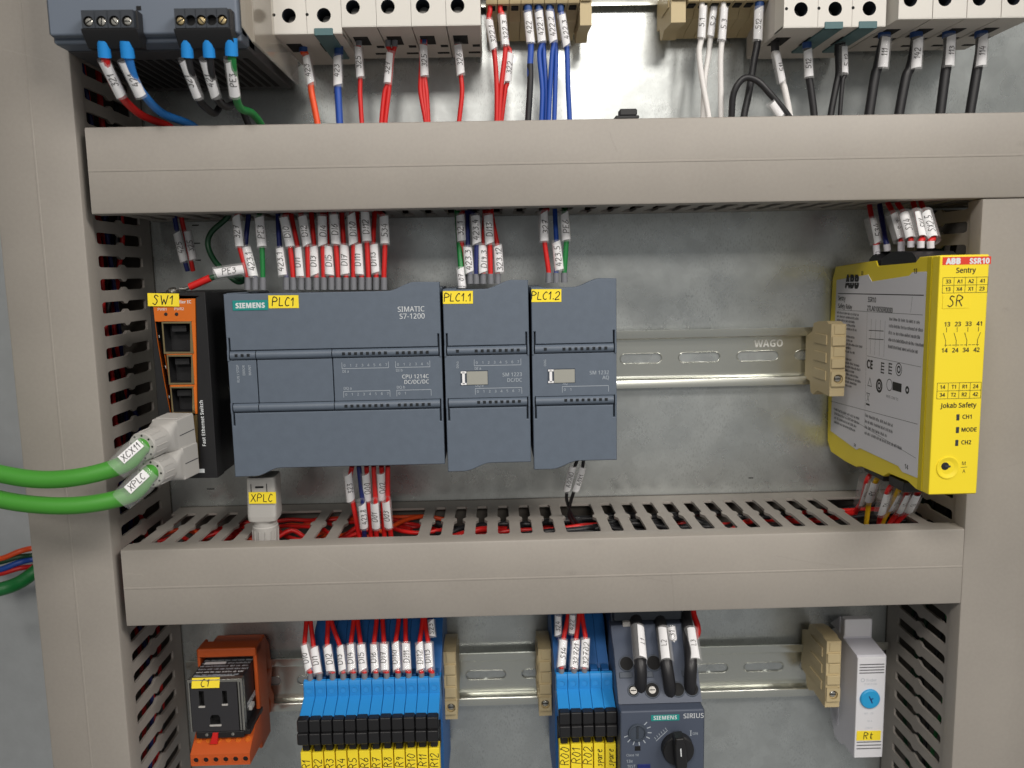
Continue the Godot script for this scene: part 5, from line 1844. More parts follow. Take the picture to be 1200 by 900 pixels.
	w("numbered wires entering the top of the wide controller", "red wire with slip DI12 plugged into the top of the wide controller", "red", 1.32, [70.6, 46.4, 62, 70.9, 52.9, 62, 70.8, 71.9, 62, 70.8, 79.4, 61, 70.5, 86.9, 60.2, 69.6, 88.6, 52, 69.2, 99.2, 44], [71, 71.8, 63, 70.3, 86.8, 61.5], "DI12", [70.6, 46.4, 62, 70.9, 52.9, 62], "ferrule_grey", 2.75)
	w("numbered wires entering the top of the wide controller", "red wire with slip DI13 plugged into the top of the wide controller", "red", 1.32, [74.6, 46.3, 62, 74.9, 52.8, 62, 74.6, 62.5, 61, 73.8, 69.9, 60, 74.2, 88.5, 52, 73.8, 99.1, 44], [74.8, 55.1, 63, 74.3, 69.8, 61.5], "DI13", [74.6, 46.3, 62, 74.9, 52.8, 62], "ferrule_grey", 2.75)
	w("numbered wires entering the top of the wide controller", "rightmost red wire into the wide controller, slip marked 534", "red", 1.32, [78.8, 46.2, 62, 79, 52.7, 62, 80.3, 70.4, 62, 79.9, 77.5, 61, 79.7, 84.5, 60.1, 76.3, 88.5, 52, 75, 99.1, 44], [80.4, 70.3, 63, 80.2, 84.4, 61.5], "534", [78.8, 46.2, 62, 79, 52.7, 62], "ferrule_grey", 2.75)
	w("numbered wires entering the top of the PLC1.1 module", "green wire bowing down to a long white slip over the PLC1.1 sticker", "green", 1.5, [120.3, 46.4, 66, 120.3, 48.6, 66, 119.6, 51.9, 65, 119.9, 56.4, 62.7, 118.3, 88.4, 50, 119.5, 99.1, 42], [120.4, 47.3, 67, 119.7, 56.4, 65.5], "07", [120.3, 46.4, 66, 120.3, 48.6, 66], "paper", 2.2)
	w("numbered wires entering the top of the PLC1.1 module", "dark blue wire with lower slip 423.3 beside the green wire", "navy", 1.32, [124.5, 48.5, 62, 124.6, 53.5, 62, 123.8, 61, 61, 123.9, 67.6, 60.1, 123.9, 88.2, 52, 125.4, 98.8, 44], [124.3, 54.3, 63, 123.7, 67.6, 61.5], "423.3", [124.5, 48.5, 62, 124.6, 53.5, 62], "ferrule_grey", 2.75)
	w("numbered wires entering the top of the PLC1.1 module", "dark blue wire with upper slip 423.4 into the PLC1.1 module", "navy", 1.32, [127.8, 48.4, 62, 127.9, 53.5, 62, 128.6, 69.4, 62, 128.5, 76.7, 61, 127.8, 84, 59.7, 125.1, 88.2, 52, 126, 98.8, 44], [128.7, 69.4, 63, 128.2, 83.9, 61.5], "423.4", [127.8, 48.4, 62, 127.9, 53.5, 62], "ferrule_grey", 2.75)
	w("numbered wires entering the top of the PLC1.1 module", "red wire with lower slip DI9.3 into the PLC1.1 module", "red", 1.32, [131.5, 48.3, 62, 131.6, 53.6, 62, 132.1, 61.4, 61, 132.1, 68.4, 59, 133.2, 88, 52, 132.6, 98.7, 44], [131.7, 54.5, 63, 131.7, 68.3, 61.5], "DI9.3", [131.5, 48.3, 62, 131.6, 53.6, 62], "ferrule_grey", 2.75)
	w("numbered wires entering the top of the PLC1.1 module", "red wire with upper slip DI13 into the PLC1.1 module", "red", 1.32, [135.5, 48.3, 62, 135.6, 53.5, 62, 135.5, 69.3, 62, 135, 76.7, 61, 134.6, 84.1, 59.3, 135.3, 88, 52, 137, 98.6, 44], [135.5, 69.3, 63, 135, 84, 61.5], "DI13", [135.5, 48.3, 62, 135.6, 53.5, 62], "ferrule_grey", 2.75)
	w("numbered wires entering the top of the PLC1.1 module", "red wire with lower slip 323.12, outermost of the PLC1.1 module", "red", 1.32, [139.2, 48.2, 62, 139.4, 53.5, 62, 139.7, 61.3, 61, 139.5, 68.2, 59.3, 136.5, 88, 52, 138, 98.6, 44], [140.4, 54.3, 63, 139.6, 68.1, 61.5], "323.12", [139.2, 48.2, 62, 139.4, 53.5, 62], "ferrule_grey", 2.75)
	w("numbered wires entering the top of the PLC1.1 module", "red wire with upper slip 32.1 half hidden behind the green wire", "red", 1.32, [122.3, 48.5, 58, 122.5, 53.6, 58, 120.4, 71.1, 58, 119.8, 77.9, 57, 120.4, 84.7, 54.4, 122.4, 88.5, 48, 121.8, 99.2, 40], [120.5, 71, 59, 120.2, 84.5, 57.5], "32.1", [122.3, 48.5, 58, 122.5, 53.6, 58], "ferrule_grey", 2.75)
	w("numbered wires entering the top of the PLC1.2 module", "red wire with slip 327 into the PLC1.2 module", "red", 1.32, [166.4, 48.2, 62, 166.5, 53.5, 62, 164.5, 70.1, 62, 164.8, 77.7, 61, 164.3, 85.3, 58.9, 167.2, 88, 52, 168.3, 98.6, 44], [164.4, 70.1, 63, 164.2, 85.1, 61.5], "327", [166.4, 48.2, 62, 166.5, 53.5, 62], "ferrule_grey", 2.75)
	w("numbered wires entering the top of the PLC1.2 module", "blue wire with low slip 423.5 into the PLC1.2 module", "blue", 1.32, [170.4, 48.1, 62, 170.5, 53.4, 62, 171.7, 62.2, 61, 171.1, 69.5, 59.2, 170.9, 87.9, 52, 171.8, 98.5, 44], [172.1, 54.8, 63, 170.8, 69.5, 61.5], "423.5", [170.4, 48.1, 62, 170.5, 53.4, 62], "ferrule_grey", 2.75)
	w("numbered wires entering the top of the PLC1.2 module", "green wire with slip PE6 into the PLC1.2 module", "green", 1.4, [174.7, 48, 62, 174.8, 53.3, 62, 176.1, 70.4, 62, 176.2, 77.5, 61, 175.4, 84.5, 58.8, 175.9, 87.8, 52, 176.7, 98.5, 44], [176, 70.4, 63, 175.2, 84.4, 61.5], "PE6", [174.7, 48, 62, 174.8, 53.3, 62], "ferrule_grey", 2.75)
	w("numbered wires leaving the bottom of the wide controller", "red wire with slip 323 below the wide controller", "red", 1.35, [57.7, -48.9, 63, 55.5, -61.3, 58.5, 58.2, -89.7, 54, 57.4, -105, 44], [55.4, -69, 58, 55.5, -52.4, 64.5], "323", [], "", 2.7)
	w("numbered wires leaving the bottom of the wide controller", "dark blue wire with slip 423.8 below the wide controller", "navy", 1.35, [61.4, -49, 63, 62.3, -77.7, 58.5, 61.3, -90.4, 54, 60.6, -105.8, 44], [62.1, -84.8, 58, 62.3, -69.2, 64.5], "423.8", [], "", 2.7)
	w("numbered wires leaving the bottom of the wide controller", "red wire with slip DO0 below the wide controller", "red", 1.35, [65.6, -49.1, 63, 65, -61.6, 58.5, 64.9, -89.8, 54, 64.3, -105.2, 44], [64.8, -69.2, 58, 65, -52.6, 64.5], "DO0", [], "", 2.7)
	w("numbered wires leaving the bottom of the wide controller", "red wire with slip DO1 below the wide controller", "red", 1.35, [69.5, -49.2, 63, 69.1, -77.9, 58.5, 68.1, -90.5, 54, 67.6, -106, 44], [68.6, -85.2, 58, 69.3, -69.1, 64.5], "DO1", [], "", 2.7)
	w("numbered wires leaving the bottom of the wide controller", "red wire with slip DO2 below the wide controller", "red", 1.35, [73.7, -49.3, 63, 73.2, -61.4, 58.5, 72.5, -90, 54, 72.1, -105.4, 44], [72.7, -68.9, 58, 73.4, -52.5, 64.5], "DO2", [], "", 2.7)
	w("numbered wires leaving the bottom of the wide controller", "red wire with slip DO3 below the wide controller", "red", 1.35, [77.2, -49.4, 63, 75.7, -77.4, 58.5, 76.1, -90.7, 54, 75.8, -106.2, 44], [75.4, -84.9, 58, 75.7, -68.4, 64.5], "DO3", [], "", 2.7)
	w("two black signal wires below the PLC1.2 module", "thin black wire with slip AOGND below the PLC1.2 module", "black", 0.95, [180.8, -48.7, 62, 179, -54.2, 61, 175.4, -69.2, 55, 176.6, -77.7, 48, 181, -89.6, 36, 189.7, -101.4, 24], [175.3, -67, 57, 178.3, -51.8, 63], "AOGND", [], "", 2.2)
	w("two black signal wires below the PLC1.2 module", "thin black wire with slip AOX1 below the PLC1.2 module", "black", 0.95, [184.2, -48.8, 62, 183.4, -54.3, 61, 179.1, -69.3, 55, 177.8, -77.8, 48, 177.9, -87.1, 40, 185.7, -102, 26], [180.4, -67.1, 57, 183.9, -52.4, 63], "AOX1", [], "", 2.2)
	w("numbered wires entering the top of the yellow relay", "red wire with shaded slip 534 furthest back on the yellow relay", "red", 1.4, [345.1, 59.8, 56, 344.4, 64.9, 56, 346.2, 66.5, 54, 345.8, 72.9, 51, 345.3, 79.3, 48, 347.2, 87.4, 40, 351.4, 95.2, 30], [345.3, 66.5, 56, 342.6, 79, 54], "534", [345.1, 59.8, 56, 344.4, 64.9, 56], "ferrule_white", 2.8)
	w("numbered wires entering the top of the yellow relay", "red wire with slip SX2.5 at the outer corner of the yellow relay", "red", 1.4, [355.7, 61.9, 92, 355.5, 65.5, 92, 357.8, 67, 90, 362.3, 73.8, 77, 366.7, 81, 64, 367.9, 87.6, 56, 372.6, 95.2, 46], [356.7, 66.9, 92, 358.6, 80, 80], "SX2.5", [355.7, 61.9, 92, 355.5, 65.5, 92], "ferrule_white", 2.8)
	w("numbered wires entering the top of the yellow relay", "red wire with slip S.3 over the black relay terminal", "red", 1.4, [350.6, 60.8, 72, 350.4, 66, 72, 351, 67.6, 70, 352.2, 74.4, 63, 353.3, 81.3, 56, 353.5, 88.5, 48, 357.9, 96.2, 38], [350.1, 67.6, 72, 348.6, 80.7, 66], "S.3", [350.6, 60.8, 72, 350.4, 66, 72], "ferrule_white", 2.8)
	w("numbered wires entering the top of the yellow relay", "red wire with slip SX4 in the middle of the relay wires", "red", 1.4, [349.7, 62.7, 84, 349.6, 65.9, 84, 350.5, 67.2, 82, 353.9, 73.9, 71, 357.2, 81, 60, 356.8, 88.1, 52, 361.3, 95.8, 42], [349.5, 67.1, 84, 350.3, 80.1, 74], "SX4", [349.7, 62.7, 84, 349.6, 65.9, 84], "ferrule_white", 2.8)
	w("numbered wires entering the top of the yellow relay", "red wire with slip SX1 between SX4 and SX2.5", "red", 1.4, [351.7, 62.2, 90, 351.6, 65.6, 90, 353.6, 67.1, 88, 358.2, 73.9, 75, 362.7, 80.9, 62, 364.7, 87.8, 54, 369.3, 95.4, 44], [352.6, 67.1, 90, 354.7, 80, 78], "SX1", [351.7, 62.2, 90, 351.6, 65.6, 90], "ferrule_white", 2.8)
	w("numbered wires entering the top of the yellow relay", "dark blue wire hiding behind the relay slips", "navy", 1.4, [349, 61.5, 60, 348.4, 65.1, 60, 348.3, 67.9, 58, 349.7, 72.7, 53, 351.1, 77.5, 48, 353, 86.8, 40, 357.3, 94.6, 30], [], "", [349, 61.5, 60, 348.4, 65.1, 60], "ferrule_white", 2.8)
	w("numbered wires leaving the bottom of the yellow relay", "red wire below the yellow relay, furthest towards the rail, slip TII", "red", 1.4, [348.1, -63.6, 52, 346.1, -67, 52, 348.4, -75.7, 44, 350.6, -84.6, 36, 350.9, -92.5, 28, 353.3, -101.7, 22], [349.7, -84.1, 38, 345.1, -66.4, 54], "TII", [], "", 2.8)
	w("numbered wires leaving the bottom of the yellow relay", "yellow wire hanging straight below the relay, first of two yellow", "yellow", 1.4, [350.2, -63.4, 58, 348.5, -65.8, 58, 350.1, -73.2, 51, 351.7, -80.8, 44, 354.2, -95.4, 36, 356.7, -104.6, 30], [350.8, -80.3, 46, 347.5, -65.3, 60], "R1", [], "", 2.8)
	w("numbered wires leaving the bottom of the yellow relay", "red wire below the relay with bright slip T1, between yellow wires", "red", 1.4, [350.8, -64.7, 72, 348.6, -68.2, 72, 350.6, -76, 65, 352.5, -84.1, 58, 355, -92.5, 50, 357.6, -101.4, 44], [351.6, -83.4, 60, 347.7, -67.6, 74], "T1", [], "", 2.8)
	w("numbered wires leaving the bottom of the yellow relay", "yellow wire slanting under the relay, second of two yellow", "yellow", 1.4, [352.6, -63.7, 78, 351.2, -66.9, 78, 353.9, -73.8, 69, 356.6, -80.8, 60, 356.5, -90.6, 52, 359.1, -99.5, 46], [355.6, -80.2, 62, 350.3, -66.4, 80], "R2", [], "", 2.8)
	w("numbered wires leaving the bottom of the yellow relay", "red wire slanting below the relay with slip 42", "red", 1.4, [354.7, -62.8, 84, 353.4, -65.4, 84, 357.2, -73.5, 73, 360.8, -81.9, 62, 359.3, -92, 54, 362, -100.9, 48], [359.8, -81.3, 64, 352.4, -64.8, 86], "42", [], "", 2.8)
	w("numbered wires leaving the bottom of the yellow relay", "red wire outermost below the yellow relay with slip 24", "red", 1.4, [357.3, -61.3, 90, 355.8, -64.1, 90, 360.4, -72.6, 77, 364.9, -81.4, 64, 362, -91.4, 56, 364.7, -100.3, 50], [363.9, -80.8, 66, 354.7, -63.6, 92], "24", [], "", 2.8)
	w("numbered red wires into the twelve blue terminals", "red wire with slip DI0 running down into a blue fuse terminal", "red", 1.3, [31.9, -165.7, 76, 32.1, -160.6, 76, 31.2, -159.8, 75, 29.7, -154.1, 72, 27.4, -149.7, 66, 26.7, -139.7, 56, 25.3, -132.8, 48], [31.7, -158.9, 77, 28.1, -148.4, 69], "DI0", [31.9, -165.7, 76, 32.1, -160.6, 76], "ferrule_grey", 2.7)
	w("numbered red wires into the twelve blue terminals", "red wire with slip DI1 running down into a blue fuse terminal", "red", 1.3, [36.9, -165.9, 76, 37.1, -160.7, 76, 36, -161.7, 75, 34.6, -155.9, 72, 32.5, -151.5, 66, 29.1, -139.8, 56, 27.7, -132.9, 48], [36.4, -160.7, 77, 33.2, -150.1, 69], "DI1", [36.9, -165.9, 76, 37.1, -160.7, 76], "ferrule_grey", 2.7)
	w("numbered red wires into the twelve blue terminals", "red wire with slip DI2 running down into a blue fuse terminal", "red", 1.3, [44.1, -166.1, 76, 44.4, -160.9, 76, 43.1, -160.9, 75, 41.8, -155.2, 72, 39.9, -150.7, 66, 38.9, -140.1, 56, 37.7, -133.2, 48], [43.5, -159.9, 77, 40.6, -149.3, 69], "DI2", [44.1, -166.1, 76, 44.4, -160.9, 76], "ferrule_grey", 2.7)
	w("numbered red wires into the twelve blue terminals", "red wire with slip DI3 running down into a blue fuse terminal", "red", 1.3, [49.9, -166.2, 76, 50.1, -161.1, 76, 49.6, -161.1, 75, 48.7, -155.6, 72, 47.2, -151.4, 66, 40.8, -140.1, 56, 39.6, -133.2, 48], [50, -160.1, 77, 47.8, -150, 69], "DI3", [49.9, -166.2, 76, 50.1, -161.1, 76], "ferrule_grey", 2.7)
	w("numbered red wires into the twelve blue terminals", "red wire with slip DI4 running down into a blue fuse terminal", "red", 1.3, [55.5, -166.4, 76, 55.7, -161.3, 76, 54.6, -160.8, 75, 54.1, -154.8, 72, 53, -150.1, 66, 53.4, -140.5, 56, 52.3, -133.6, 48], [55, -159.8, 77, 53.5, -148.7, 69], "DI4", [55.5, -166.4, 76, 55.7, -161.3, 76], "ferrule_grey", 2.7)
	w("numbered red wires into the twelve blue terminals", "red wire with slip DI5 running down into a blue fuse terminal", "red", 1.3, [61.5, -166.6, 76, 61.7, -161.5, 76, 60.8, -160.9, 75, 60, -155, 72, 58.6, -150.3, 66, 55.7, -140.5, 56, 54.7, -133.7, 48], [61.1, -160, 77, 59.2, -148.9, 69], "DI5", [61.5, -166.6, 76, 61.7, -161.5, 76], "ferrule_grey", 2.7)
	w("numbered red wires into the twelve blue terminals", "red wire with slip DI6 running down into a blue fuse terminal", "red", 1.3, [67.7, -166.8, 76, 67.9, -161.6, 76, 67.3, -160.9, 75, 66.9, -155, 72, 65.9, -150.3, 66, 66.3, -140.9, 56, 65.5, -134, 48], [67.7, -160, 77, 66.4, -148.9, 69], "DI6", [67.7, -166.8, 76, 67.9, -161.6, 76], "ferrule_grey", 2.7)
	w("numbered red wires into the twelve blue terminals", "red wire with slip DI7 running down into a blue fuse terminal", "red", 1.3, [73.6, -167, 76, 73.8, -161.8, 76, 72.6, -161.1, 75, 72.2, -154.9, 72, 71.5, -150, 66, 69.8, -141, 56, 69, -134.1, 48], [72.9, -160.1, 77, 71.9, -148.7, 69], "DI7", [73.6, -167, 76, 73.8, -161.8, 76], "ferrule_grey", 2.7)
	w("numbered red wires into the twelve blue terminals", "red wire with slip DI10 running down into a blue fuse terminal", "red", 1.3, [79.9, -167.2, 76, 80.1, -162, 76, 79.2, -161, 75, 78.8, -154.9, 72, 77.9, -150, 66, 78.8, -141.2, 56, 78.2, -134.3, 48], [79.5, -160, 77, 78.3, -148.7, 69], "DI10", [79.9, -167.2, 76, 80.1, -162, 76], "ferrule_grey", 2.7)
	w("numbered red wires into the twelve blue terminals", "red wire with slip DI11 running down into a blue fuse terminal", "red", 1.3, [85.7, -167.3, 76, 85.9, -162.2, 76, 84.8, -161.2, 75, 84.4, -155, 72, 83.6, -150.2, 66, 82.7, -141.3, 56, 82.1, -134.5, 48], [85, -160.2, 77, 84, -148.8, 69], "DI11", [85.7, -167.3, 76, 85.9, -162.2, 76], "ferrule_grey", 2.7)
	w("numbered red wires into the twelve blue terminals", "red wire with slip DI12 running down into a blue fuse terminal", "red", 1.3, [92.6, -167.6, 76, 92.8, -162.4, 76, 92.3, -161.4, 75, 91.9, -155.4, 72, 91.2, -150.6, 66, 92.4, -141.6, 56, 92, -134.7, 48], [92.5, -160.4, 77, 91.5, -149.2, 69], "DI12", [92.6, -167.6, 76, 92.8, -162.4, 76], "ferrule_grey", 2.7)
	w("numbered red wires into the twelve blue terminals", "red wire with slip DI13 running down into a blue fuse terminal", "red", 1.3, [98.4, -167.7, 76, 98.6, -162.6, 76, 97.3, -161.1, 75, 96.8, -155.2, 72, 96.2, -150.6, 66, 93.9, -141.7, 56, 93.5, -134.8, 48], [97.4, -160.1, 77, 96.4, -149.2, 69], "DI13", [98.4, -167.7, 76, 98.6, -162.6, 76], "ferrule_grey", 2.7)
	w("grey slipped wires on the rear tier of the blue terminals", "thin grey-slipped wire at the back of the twelve blue terminals", "navy", 1.2, [98.3, -148.2, 62, 97.5, -142.9, 58, 96.2, -136.9, 48], [98.3, -147.3, 63, 97.6, -140, 60], "523", [], "", 2.2)
	w("numbered red wires into the five blue terminals", "red wire with slip S14, first into the five blue terminals", "red", 1.3, [169.6, -166.4, 76, 169.6, -162.2, 76, 169.7, -161.6, 75, 170.5, -155.6, 72, 171.6, -150.9, 66, 175.3, -140.2, 56, 176.1, -132.7, 48], [169.6, -160.6, 77, 171.4, -149.5, 69], "S14", [169.6, -166.4, 76, 169.6, -162.2, 76], "ferrule_grey", 2.7)
	w("numbered red wires into the five blue terminals", "red wire with slip 32701, middle one into the five blue terminals", "red", 1.3, [176.5, -166.6, 76, 176.6, -162.4, 76, 176.7, -162.9, 75, 177.5, -156.3, 72, 178.7, -151.1, 66, 181.5, -140.4, 56, 182.4, -132.9, 48], [176.5, -161.9, 77, 178.4, -149.7, 69], "32701", [176.5, -166.6, 76, 176.6, -162.4, 76], "ferrule_grey", 2.7)
	w("numbered red wires into the five blue terminals", "red wire with slip 32702, last one into the five blue terminals", "red", 1.3, [182.3, -166.8, 76, 182.3, -162.6, 76, 182.5, -162.7, 75, 183.2, -156, 72, 184.2, -150.6, 66, 183.3, -140.4, 56, 184.2, -132.9, 48], [182.2, -161.7, 77, 183.9, -149.2, 69], "32702", [182.3, -166.8, 76, 182.3, -162.6, 76], "ferrule_grey", 2.7)
	w("grey slipped wires on the rear tier of the blue terminals", "grey-slipped rear wire above the S14 wire", "navy", 1.2, [169.3, -153.3, 60, 169.5, -145.4, 56, 170.2, -133.6, 48], [169, -149.2, 62, 169.3, -138.9, 60], "324", [], "", 2.2)
	w("grey slipped wires on the rear tier of the blue terminals", "grey-slipped rear wire above the 32701 wire", "navy", 1.2, [176.9, -153.6, 60, 177.9, -145.7, 56, 179, -133.9, 48], [176.8, -148.4, 62, 177.6, -138.6, 60], "422", [], "", 2.2)
	w("thick black wires into the motor switch", "thick black motor wire with slip L1, nearest the blue terminals", "black", 3.3, [210.8, -174.6, 88, 210.6, -161.1, 92, 210.8, -151.9, 88, 211.9, -141.8, 72, 213, -138.5, 60, 214.2, -131.9, 50], [210.9, -150.7, 92, 212.3, -140.6, 75], "L1", [], "", 2.35)
	w("thick black wires into the motor switch", "thick black motor wire with slip L2 in the middle", "black", 3.3, [227, -175.1, 90, 225.3, -162.5, 94, 224.3, -152.3, 90, 225.6, -143.2, 72, 226.5, -138.9, 60, 227.6, -132.3, 50], [224.3, -151.9, 92, 225.8, -142.1, 75], "L2", [], "", 2.35)
	w("thick black wires into the motor switch", "thick black motor wire with slip L3, outermost at bare rail", "black", 3.3, [237.3, -174.7, 90, 236.8, -161.4, 93, 237.7, -152.7, 90, 240.2, -143.6, 72, 241.5, -139.3, 60, 242.9, -132.7, 50], [239.7, -152.3, 92, 241.2, -142.8, 75], "L3", [], "", 2.35)
	w("red wires behind the thick motor wires", "red wire with grey slip 323.31 between the L2 and L3 wires", "red", 1.5, [231.2, -166.7, 80, 231.2, -161, 80, 231.4, -157.3, 78, 231.6, -148.6, 72, 234.1, -140.8, 56, 235.5, -134.4, 48], [231.8, -155.8, 78, 231.4, -143, 70], "323.31", [231.2, -167, 80, 231.2, -161.3, 80], "ferrule_grey", 2.7)
	w("red wires behind the thick motor wires", "bare red wire bending behind the L3 wire", "red", 1.7, [244.5, -156.6, 60, 247.9, -151.5, 62, 248.5, -147, 60, 247.6, -142.1, 54, 248.1, -134.7, 48], [], "", [], "", 2.3)
	w("wires hanging from the power supply", "red wire with blue ferrule and slip 321 from the first supply connector", "red", 1.9, [-36.4, 161.5, 112, -37.3, 154.7, 110, -38.4, 146, 102, -37.2, 139.7, 94, -35.4, 134.9, 78, -28.5, 132.1, 62, -27.7, 128.8, 50], [-36, 139.9, 99, -38.4, 153.4, 109], "321", [-36.5, 161.3, 112, -37.3, 154.6, 110], "ferrule_blue", 2.6)
	w("wires hanging from the power supply", "blue wire with blue ferrule and slip 421 from the first supply connector", "light_blue", 2, [-26.3, 161.3, 112, -26.7, 154.4, 110, -27.2, 146.4, 104, -26, 140.9, 98, -23.8, 135, 82, -15.7, 132, 66, -13.6, 128.3, 52], [-26.4, 139.7, 100, -29.2, 152.8, 109], "421", [-26.3, 161.1, 112, -26.9, 154.2, 110], "ferrule_blue", 2.6)
	w("wires hanging from the power supply", "black wire with blue ferrule and slip 321 from the wider supply connector", "black", 1.8, [0.6, 161.3, 112, 0.1, 154.2, 110, -1, 145.5, 102, -3.5, 140.1, 88, -5.7, 139, 70, -7.9, 140.5, 50, -10.3, 149.8, 30], [-0.7, 139.1, 98, -2.3, 152.9, 109], "321", [0.8, 161.1, 112, 0, 154, 110], "ferrule_blue", 2.6)
	w("wires hanging from the power supply", "black wire with blue ferrule and slip 421 beside the green supply wire", "black", 1.8, [10.4, 161.4, 112, 9.9, 154.1, 110, 7.9, 145.3, 102, 5, 140.5, 88, 1.6, 141.4, 62, 1.9, 146.6, 40, 4.1, 135.9, 30], [7.7, 139.4, 98, 7.3, 152.8, 109], "421", [10.4, 161.2, 112, 9.9, 153.9, 110], "ferrule_blue", 2.6)
	w("wires hanging from the power supply", "green wire with blue ferrule and slip PE3 from the power supply", "green", 1.9, [20.7, 162, 112, 20, 154.5, 110, 18.2, 145.9, 103, 16.3, 138.9, 94, 16, 135.7, 86, 17.7, 135.8, 74, 19, 132.1, 62, 18.2, 125.8, 50], [17.2, 139.1, 99, 18.7, 152.8, 109], "PE3", [20.7, 161.8, 112, 20, 154.5, 110], "ferrule_blue", 2.6)
	w("wires hanging from the left bank of breakers", "orange-red wire with black end under the two-pole breaker, slip 423", "orange_red", 1.75, [39.1, 176.2, 45, 38.9, 171.9, 45, 40.4, 169.7, 45, 41.9, 155.5, 45, 42.3, 150.5, 45, 44.3, 137.3, 45, 45.1, 128.4, 45, 44.7, 121.7, 45], [42.2, 155.2, 46.5, 40.7, 169.3, 46.5], "423", [39.1, 176.2, 45, 38.9, 171.9, 45], "ferrule_navy", 2.45)
	w("wires hanging from the left bank of breakers", "thick blue wire under the two-pole breaker, slip 423", "blue", 1.9, [57.8, 174.9, 45, 57.6, 170.5, 45, 57, 169.4, 45, 56.3, 154.7, 45, 56.3, 148.1, 45, 56.4, 135.4, 45, 56.1, 128.8, 45], [56.5, 154.4, 46.5, 57.2, 169.1, 46.5], "423", [57.8, 174.9, 45, 57.6, 170.5, 45], "ferrule_navy", 2.45)
	w("wires hanging from the left bank of breakers", "single red wire with slip 325 under the first breaker of the bank", "red", 1.25, [68.6, 179, 45, 68.4, 174.7, 45, 68.1, 173.9, 45, 68.4, 158.7, 45, 68, 150.1, 45, 68.2, 135.2, 45, 68, 128.6, 45], [68.6, 158.4, 46.5, 68.3, 173.6, 46.5], "325", [68.6, 179, 45, 68.4, 174.7, 45], "ferrule_grey", 2.45)
	w("wires hanging from the left bank of breakers", "red wire with slip 327, one of a pair in the second breaker", "red", 1.25, [84.1, 178.3, 45, 83.9, 173.9, 45, 84.7, 170.9, 45, 82.8, 155.6, 45, 80.9, 150, 45, 78.7, 135.1, 45, 78.5, 128.4, 45], [82.9, 155.3, 46.5, 84.9, 170.5, 46.5], "327", [84.1, 178.3, 45, 83.9, 173.9, 45], "ferrule_grey", 2.45)
	w("wires hanging from the left bank of breakers", "plain red wire, twin of the 327 wire in the second breaker", "red", 1.25, [87.5, 178.2, 45, 87.3, 173.9, 45, 86, 169.6, 45, 83.9, 155.4, 45, 83.2, 149.9, 45, 80.8, 135, 45, 80.5, 128.4, 45], [], "", [87.5, 178.2, 45, 87.3, 173.9, 45], "ferrule_grey", 2.45)
	w("wires hanging from the left bank of breakers", "red wire with slip 325 under the third breaker, foremost of three", "red", 1.25, [103.1, 178.6, 45, 103, 174.9, 45, 102.6, 174.4, 45, 102.7, 159, 45, 103.5, 149.6, 45, 103.9, 134.7, 45, 103.7, 128, 45], [102.8, 158.6, 46.5, 102.7, 174.1, 46.5], "325", [103.1, 178.6, 45, 103, 174.9, 45], "ferrule_navy", 2.45)
	w("wires hanging from the left bank of breakers", "plain red wire bulging outward under the third breaker", "red", 1.25, [102.2, 178.2, 45, 102, 173.9, 45, 101.7, 171.5, 45, 100.6, 158.4, 45, 100.3, 149.7, 45, 102.5, 134.7, 45, 102.3, 128, 45], [], "", [], "", 2.45)
	w("wires hanging from the left bank of breakers", "plain red wire in the middle of three under the third breaker", "red", 1.25, [103.5, 178.2, 45, 103.4, 173.9, 45, 102.9, 171.5, 45, 102, 158.4, 45, 101.9, 149.6, 45, 103.2, 134.7, 45, 103, 128, 45], [], "", [], "", 2.45)
	w("wires hanging from the left bank of breakers", "red wire with slip 326 under the fourth breaker of the bank", "red", 1.25, [120.5, 178, 45, 120.4, 174.7, 45, 120.8, 174.3, 45, 122, 159.4, 45, 122.4, 149.3, 45, 120.4, 134.7, 45, 120.2, 128.1, 45], [122.1, 159.1, 46.5, 120.9, 173.9, 46.5], "326", [120.5, 178, 45, 120.4, 174.7, 45], "ferrule_black", 2.45)
	w("red wires under the beige terminals", "red wire with slip 322.1 under the first beige terminal", "red", 1.35, [138.4, 195.9, 43, 138.3, 191.6, 43, 137.7, 187.3, 43, 140, 172.8, 43, 141.1, 153.9, 43, 140.7, 135.2, 43, 140.5, 128.5, 43], [140, 172.4, 44.5, 137.7, 186.9, 44.5], "322.1", [], "", 2.45)
	w("red wires under the beige terminals", "red wire with slip 322.3 under the second beige terminal", "red", 1.35, [144, 195.8, 43, 143.9, 191.5, 43, 144.9, 189.7, 43, 146.3, 174.4, 43, 143.6, 153.8, 43, 142, 135.2, 43, 141.9, 128.5, 43], [146.3, 174.1, 44.5, 144.9, 189.2, 44.5], "322.3", [], "", 2.45)
	w("red wires under the beige terminals", "short red wire whose slip hangs lowest under the beige terminals", "red", 1.35, [147.1, 178.7, 40, 147, 174.3, 40, 148.6, 171, 40, 146.9, 156.4, 40, 145.7, 152.2, 40, 143.2, 135.7, 40, 143.1, 128.9, 40], [146.9, 156.1, 41.5, 148.5, 170.6, 41.5], "322", [], "", 2.45)
	w("blue wires under the beige terminals", "blue wire changing to a black sleeve under the beige terminals", "blue", 1.7, [158.7, 195.7, 43, 158.6, 191.3, 43, 158.5, 190.8, 43, 159.8, 175.6, 43, 159.3, 164.6, 43, 159.2, 158, 43], [159.7, 175.2, 44.5, 158.4, 190.4, 44.5], "422", [158.7, 195.7, 43, 158.6, 191.3, 43], "ferrule_navy", 2.45)
	w("blue wires under the beige terminals", "black sleeved cable below the blue stub under the beige terminals", "black", 1.75, [159.3, 164.6, 43, 159.1, 153.6, 43, 157.6, 134.7, 43, 157.1, 126.9, 43], [], "", [], "", 2.3)
